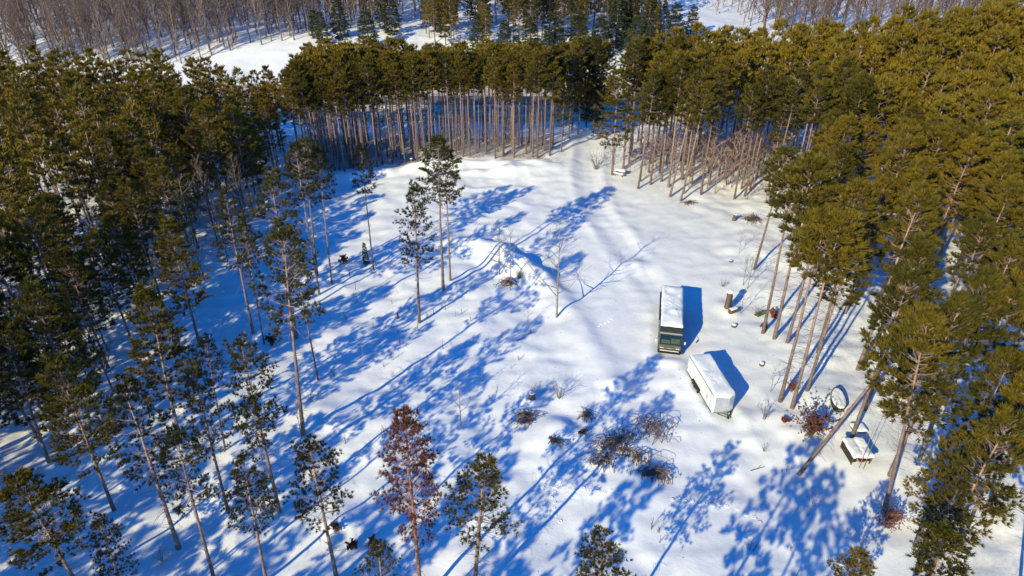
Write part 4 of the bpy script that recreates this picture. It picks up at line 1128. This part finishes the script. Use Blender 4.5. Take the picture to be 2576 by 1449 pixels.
B1("door_gap", "trim_grey", dr, (-hw - .006, -hl + .53, 1.38, .03, .02, 1.78), (-hw - .006, -hl + 1.37, 1.38, .03, .02, 1.78), (-hw - .006, -hl + .95, 2.26, .03, .84, .02))
B1("door_latch", "black_trim", dr, (-hw - .045, -hl + 1.25, 1.4, .03, .04, .42), (-hw - .045, -hl + 1.18, 1.3, .04, .14, .05))
for k in range(9): B1("seam", "trailer_metal", TR, (-hw - .003, -hl + 1.75 + k * .52, 1.42, .012, .012, 1.85))
B1("fender", "black_trim", TR, (-hw - .12, .55, .80, .24, 1.75, .04), (-hw - .12, -.31, .68, .24, .04, .24), (-hw - .12, 1.41, .68, .24, .04, .24))
B1("fender", "black_trim", TR, (hw + .12, .55, .80, .24, 1.75, .04), (hw + .12, -.31, .68, .24, .04, .24), (hw + .12, 1.41, .68, .24, .04, .24))
for s in (-1, 1):
    for yy in (.15, .98): wheel(TR, s * (hw + .11), yy, .34, .2, .36)
B1("marker_light", "rust_red", TR, (-hw - .02, hl - .12, .95, .03, .08, .08))
bm = bmesh.new()
cyl(bm, (-.55, -hl - .3, .40), (.25, -hl - .95, .36), .05, .05, 8); cyl(bm, (.95, -hl - .1, .40), (.25, -hl - .95, .36), .05, .05, 8)
tg = obj("tongue", bm, "black_trim", TR)
bm = bmesh.new(); cyl(bm, (.25, -hl - .78, .1), (.25, -hl - .78, .7), .045, .045, 8); cyl(bm, (.25, -hl - .78, .68), (.42, -hl - .78, .68), .02, .02, 6); obj("jack", bm, "black_trim", tg)
B1("coupler", "black_trim", tg, (.25, -hl - .98, .36, .12, .26, .12), bev=.02)
snow_slab("roof_snow", TR, [(p[0] * .985, p[1] * .992) for p in out], zt_ - .03, .24, 6, round_=.36, rag=.02)

# ---- low wooden rack roofed with snow
x, y = G(2151, 1146, .2)
CT = tag(empty("wood_rack", (x, y, T(x, y)), 0.03), "low wooden rack with dark open front under a thick snow cap", "wood rack"); CT.scale = (.80, .80, .85)
for (px, py) in ((-1.0, -1.2), (1.0, -1.2), (-1.0, 1.25), (1.0, 1.25)): B1("post", "old_wood", CT, (px, py, .55, .1, .1, 1.15), bev=.01)
for k in range(6): B1("roof_board", "dark_wood", CT, (0, -1.25 + k * .5, 1.15, 2.3, .46, .05), bev=.008)
for s in (-1, 1):
    for k in range(3): B1("side_board", "dark_wood", CT, (s * 1.07, 0, .25 + .3 * k, .04, 2.5, .24), bev=.006)
B1("back_board", "dark_wood", CT, (0, 1.32, .55, 2.2, .04, .9))
B1("crossbar", "dark_wood", CT, (0, -1.28, .98, 2.2, .06, .10), (0, -1.28, .55, 2.2, .05, .07))
snow_slab("snow_cap", CT, [(-1.15, -1.5), (1.15, -1.5), (1.18, 1.4), (-1.12, 1.45)], 1.17, .30, 11, over=.02, rag=.12, zf=lambda px, py: -.10 * math.exp(-(px / .18) ** 2))
for (sx, sy, mat, h) in ((-.55, -.7, "dark_wood", .45), (.35, -.75, "rust_red", .35), (.75, -.6, "dark_wood", .5)):
    o = B1("crate", mat, None, (0, 0, h / 2, .4, .36, h), bev=.02)
    o.location = Matrix.Translation((x, y, T(x, y))) @ Vector((sx * .8, sy * .8, 0))
    tag(o, {"rust_red": "dull red box inside the low wooden rack"}.get(mat, "dark crate inside the left of the wooden rack" if sx < 0 else "dark crate inside the right of the wooden rack"), "crate")
# snow-covered heap behind the rack
x2, y2 = G(2160, 1075, .3)
o = empty("log_pile", (x2, y2, T(x2, y2))); tag(o, "small log pile under snow directly behind the wooden rack", "log pile"); o.scale = (.75, .75, .75)
for k in range(5):
    bm = bmesh.new(); cyl(bm, (-.8, -.5 + .26 * k, .16), (.8, -.48 + .26 * k, .16), .14, .13, 10); obj("log", bm, "old_wood", o)
snow_slab("snow_cap", o, [(-.85, -.7), (.85, -.7), (.85, .75), (-.85, .75)], .26, .22, 14, rag=.1)
for (bx, by, h, n) in ((2160, 1180, 5.5, "tall thin bare sapling standing right in front of the wooden rack"), (2171, 1182, 4.2, "slanting thin bare sapling just right of the rack's front sapling")):
    x, y = G(bx, by); bm = bmesh.new(); cyl(bm, (0, 0, -.2), (.05, .1, h), .035, .015, 7)
    o = obj("sapling", bm, "bark_grey"); o.location = (x, y, T(x, y)); tag(o, n, "sapling")

# ---- small snow-filled boat
x, y = G(2104, 1018, .3)
BT = tag(empty("rowing_boat", (x + .1, y + .2, T(x, y)), -0.30), "snow-filled oval boat with mossy dark hull under the right pines", "boat"); BT.scale = (.72, .84, .80); BT.rotation_euler = (0, .05, -.30)
V, F = [], []
n = 28; prof = [(.62, -.1), (.86, .30), (1.0, .98), (.94, 1.02), (.88, .92)]
for (sc, z) in prof:
    for i in range(n):
        t = 2 * math.pi * i / n
        V.append((1.02 * sc * math.cos(t) * (1 - .10 * math.sin(t)), 2.0 * sc * math.sin(t), z + .10 * max(0, math.sin(t)) ** 2))
for r in range(len(prof) - 1):
    for i in range(n):
        a, b = r * n + i, r * n + (i + 1) % n
        F += [(a, b, b + n), (a, b + n, a + n)]
link("hull", mesh_tri("boat_hull", np.array(V), np.array(F), "hull_green", True), BT)
snow_slab("snow_fill", BT, [(.95 * math.cos(t) * (1 - .10 * math.sin(t)), 1.88 * math.sin(t)) for t in [2 * math.pi * i / 26 for i in range(26)]], .80, .34, 19, round_=.25)
for yy in (-.6, .7): B1("thwart", "old_wood", BT, (0, yy, .60, 1.5, .22, .05), bev=.01)

# ---- tall snow-capped stump, snowy drum and bits beside it
x, y = G(1829, 778, .1)
ST = tag(empty("tree_stump", (x, y, T(x, y)), .3), "man-high broken stump with a round snow cap beyond the motorhome's shadow", "tree stump")
g = GB(); g.tube([(0, 0, -.3), (.02, .02, .3), (0, .05, 1.3), (.02, .08, 2.15)], [.46, .36, .30, .34], 12)
link("trunk", mesh_tri("stump_trunk", *g.out(), "old_wood", True), ST)
bm = bmesh.new()
for k in range(6):
    a = -1.2 + k * .5; cyl(bm, (.25 * math.cos(a), .25 * math.sin(a), .1), (.75 * math.cos(a), .75 * math.sin(a), -.15), .12, .05, 7)
obj("root_flare", bm, "dark_wood", ST)
B1("split_face", "dark_wood", ST, (.08, -.33, 1.1, .22, .06, 1.5), bev=.02)
snow_slab("snow_cap", ST, [(.42 * math.cos(t), .42 * math.sin(t) + .08) for t in [2 * math.pi * i / 16 for i in range(16)]], 2.12, .22, 22, round_=.12)
x, y = G(1843, 790, .1)
o = tag(empty("hollow_log", (x, y, T(x, y)), .5), "hollow snow-topped log lying at the foot of the broken stump", "log")
bm = bmesh.new(); cyl(bm, (-.55, 0, .26), (.5, 0, .26), .33, .30, 14); obj("trunk", bm, "old_wood", o)
bm = bmesh.new(); cyl(bm, (.495, 0, .26), (.51, 0, .26), .22, .22, 12); obj("hollow_shade_disc", bm, "hollow", o)  # flat disc on the solid log, the hole's shade put into its colour
snow_slab("snow_cap", o, [(-.55, -.22), (.48, -.22), (.48, .22), (-.55, .22)], .50, .14, 25, round_=.1)
def cut_stump(bx, by, r, h, label, tilt=0.0, mat="old_wood"):
    x, y = G(bx, by); o = tag(empty("tree_stump", (x, y, T(x, y)), 0), label, "tree stump"); o.rotation_euler = (0, tilt, 0)
    g = GB(); g.tube([(0, 0, -.25), (0, 0, h * .4), (0, 0, h)], [r * 1.2, r, r * .95], 12); link("trunk", mesh_tri("cut_stump", *g.out(), mat, True), o)
    snow_slab("snow_cap", o, [(r * .92 * math.cos(t), r * .92 * math.sin(t)) for t in [2 * math.pi * i / 12 for i in range(12)]], h, .10, bx % 17, round_=r * .3)
cut_stump(1846, 822, .28, .28, "small snow-capped cut stump left of the pine feet, below the hollow log")
cut_stump(1838, 660, .22, .25, "small dark stump in a snow hollow left of the bare saplings")
cut_stump(1846, 556, .30, .95, "short upright post-like stump alone before the right wood", .12)
cut_stump(1916, 918, .25, .25, "little dark stump half buried right of the trailer")
cut_stump(1338, 1010, .32, .55, "stump under a fat snow cap above the fallen bush")
cut_stump(888, 433, .30, .35, "dark stump on the left end of the snow bank")
cut_stump(1035, 403, .30, .45, "dark stump behind the snow bank at the plantation's front")

# ---- snow-covered picnic table
x, y = G(1560, 440)
PT = tag(empty("picnic_table", (x, y, T(x, y)), -.55), "snow-covered picnic table beside the first pine of the right wood", "picnic table")
for k in range(4): B1("top_plank", "old_wood", PT, (0, -.32 + .21 * k, .74, 1.85, .19, .05), bev=.008)
for s in (-1, 1):
    b = B1("bench", "old_wood", PT, (0, s * .78, .44, 1.85, .26, .05), bev=.008)
    snow_slab("snow", b, [(-.9, s * .78 - .13), (.9, s * .78 - .13), (.9, s * .78 + .13), (-.9, s * .78 + .13)], .465, .16, 30, round_=.07)
    for xx in (-.65, .65):
        bm = bmesh.new(); cyl(bm, (xx, s * .2, .72), (xx, s * .72, -.1), .05, .05, 6); obj("leg", bm, "dark_wood", PT)
for xx in (-.65, .65): B1("crossbeam", "dark_wood", PT, (xx, 0, .40, .06, 1.7, .09))
snow_slab("snow_cap", PT, [(-.92, -.42), (.92, -.42), (.92, .42), (-.92, .42)], .765, .24, 33, round_=.12)

# ---- green tarp scrap among the trunks
x, y = G(1914, 786); 
n = 14; V = []; F = []
for i in range(n):
    for j in range(n):
        px, py = -.9 + 1.8 * i / (n - 1), -.35 + .7 * j / (n - 1)
        V.append((px, py, .05 + .22 * abs(float(pnoise(np.array([px * 2.2 + 3]), np.array([py * 3.1]))[0]))))
for i in range(n - 1):
    for j in range(n - 1):
        a = i * n + j; F += [(a, a + n, a + n + 1), (a, a + n + 1, a + 1)]
o = link("tarpaulin", mesh_tri("tarpaulin", np.array(V), np.array(F), "tarp_green", True)); o.location = (x, y, T(x, y)); o.rotation_euler = (0, 0, .6)
tag(o, "crumpled green tarpaulin scrap in the snow left of the pine trunks", "tarpaulin")

# ---- fallen sticks on the snow
for (ax, ay, bx, by, lab) in ((1890, 1178, 1925, 1168, "long dark stick lying on smooth snow right of the brush"), (1893, 1388, 1908, 1366, "forked dead stick standing at the lower right"), (1300, 860, 1335, 838, "thin stick on snow at the foot of the berm")):
    p = G(ax, ay); q = G(bx, by); bm = bmesh.new()
    cyl(bm, (p[0], p[1], T(*p) + .03), (q[0], q[1], T(*q) + .10), .035, .02, 7)
    mid = ((p[0] + q[0]) / 2, (p[1] + q[1]) / 2); cyl(bm, (mid[0], mid[1], T(*mid) + .06), (mid[0] + .3, mid[1] + .25, T(*mid) + .3), .02, .008, 6)
    tag(obj("fallen_stick", bm, "twig_dark"), lab, "stick")

# ---- animal tracks: dimples with raised rims
def track_line(pts, step=.55):
    out = []
    for (p, q) in zip(pts[:-1], pts[1:]):
        p = G(*p); q = G(*q); L = math.dist(p, q); m = max(1, int(L / step))
        for k in range(m):
            f = k / m; s = (-1) ** k * .09
            out.append((p[0] + (q[0] - p[0]) * f + s * (q[1] - p[1]) / L, p[1] + (q[1] - p[1]) * f - s * (q[0] - p[0]) / L))
    return out
tk = track_line([(1365, 1220), (1400, 1222), (1450, 1232), (1520, 1240), (1575, 1242)]) + track_line([(1395, 1222), (1390, 1250), (1400, 1290), (1415, 1330)]) + \
     track_line([(1690, 1255), (1760, 1262), (1830, 1270), (1880, 1290), (1930, 1320), (1975, 1350)]) + track_line([(1505, 820), (1530, 808), (1550, 800)], .4)
g = GB()
for (x, y) in tk:
    r = rnd.uniform(.10, .14); z = T(x, y)
    V = []; F = []
    for (rr, hz) in ((1.7, -.02), (1.2, .055), (.8, .03), (.3, -.015)):
        for i in range(8): V.append((x + r * rr * math.cos(i * .785), y + r * rr * math.sin(i * .785), z + hz))
    for k in range(3):
        for i in range(8): a = k * 8 + i; b = k * 8 + (i + 1) % 8; F += [(a, b, b + 8), (a, b + 8, a + 8)]
    for i in range(1, 7): F.append((24, 24 + i, 25 + i))
    g.add(V, F)
tag(link("animal_tracks", mesh_tri("animal_tracks", *g.out(), "snow_cap", True)), "lines of small animal footprints across the snow", "animal tracks", kind="stuff")

# ---- beyond the road: shed and red vehicle half hidden by the pines
x, y = -12.0, 256.0; z = T(x, y)
SH = tag(empty("shed", (x, y, z), .05), "low dark shed with snowy roof half hidden behind the far pines", "shed")
B1("wall", "dark_wood", SH, (0, 0, 1.1, 7.0, 4.0, 2.4))
B1("roof", "dark_wood", SH, (0, 0, 2.38, 7.6, 4.6, .14), bev=.02)
snow_slab("roof_snow", SH, [(-3.8, -2.3), (3.8, -2.3), (3.8, 2.3), (-3.8, 2.3)], 2.45, .3, 41, round_=.2)
B1("door", "tan_boards", SH, (1.2, -2.02, .95, 1.0, .05, 1.9))
x, y = -10.5, 266.5; z = T(x, y)
TK = tag(empty("pickup_truck", (x, y, z), 1.45), "bright red pickup truck glimpsed between the far pines, top centre", "pickup truck")
bm = bmesh.new(); prism(bm, [(-2.5, .5), (-2.5, 1.0), (-1.3, 1.12), (-.75, 1.75), (.7, 1.78), (.85, 1.1), (2.6, 1.1), (2.6, .5)], -.95, .95); obj("body", bm, "red_paint", TK, .06, 2)
for s in (-1, 1):
    for yy in (-1.6, 1.7): wheel(TK, s * .85, yy, .38, .24, .38)
    B1("side_window", "dark_glass", TK, (s * .952, -.02, 1.48, .02, 1.2, .4))
B1("windscreen", "dark_glass", TK, (0, -1.06, 1.46, 1.6, .05, .5))
snow_slab("bed_snow", TK, [(-.85, .95), (.85, .95), (.85, 2.5), (-.85, 2.5)], 1.08, .2, 44, round_=.1)
# low house at the top right edge
x, y = 75.0, 290.0; z = T(x, y)
HS = tag(empty("house", (x, y, z), -.12), "tan low house seen between trunks at the top right edge", "house")
B1("wall", "tan_boards", HS, (0, 0, 1.5, 14.0, 7.0, 3.4))
bm = bmesh.new(); prism(bm, [(-4.0, 3.1), (0, 5.2), (4.0, 3.1)], -7.5, 7.5); obj("roof", bm, "snow_cap", HS)
for xx in (-4.5, -1.5, 4.0): 
    w_ = B1("window", "mirror_shell", HS, (xx, -3.52, 1.7, 1.3, .06, 1.2)); B1("pane", "dark_glass", w_, (xx, -3.56, 1.7, 1.1, .03, 1.0))
B1("door", "rust_red", HS, (1.3, -3.53, 1.05, 1.0, .08, 2.1))
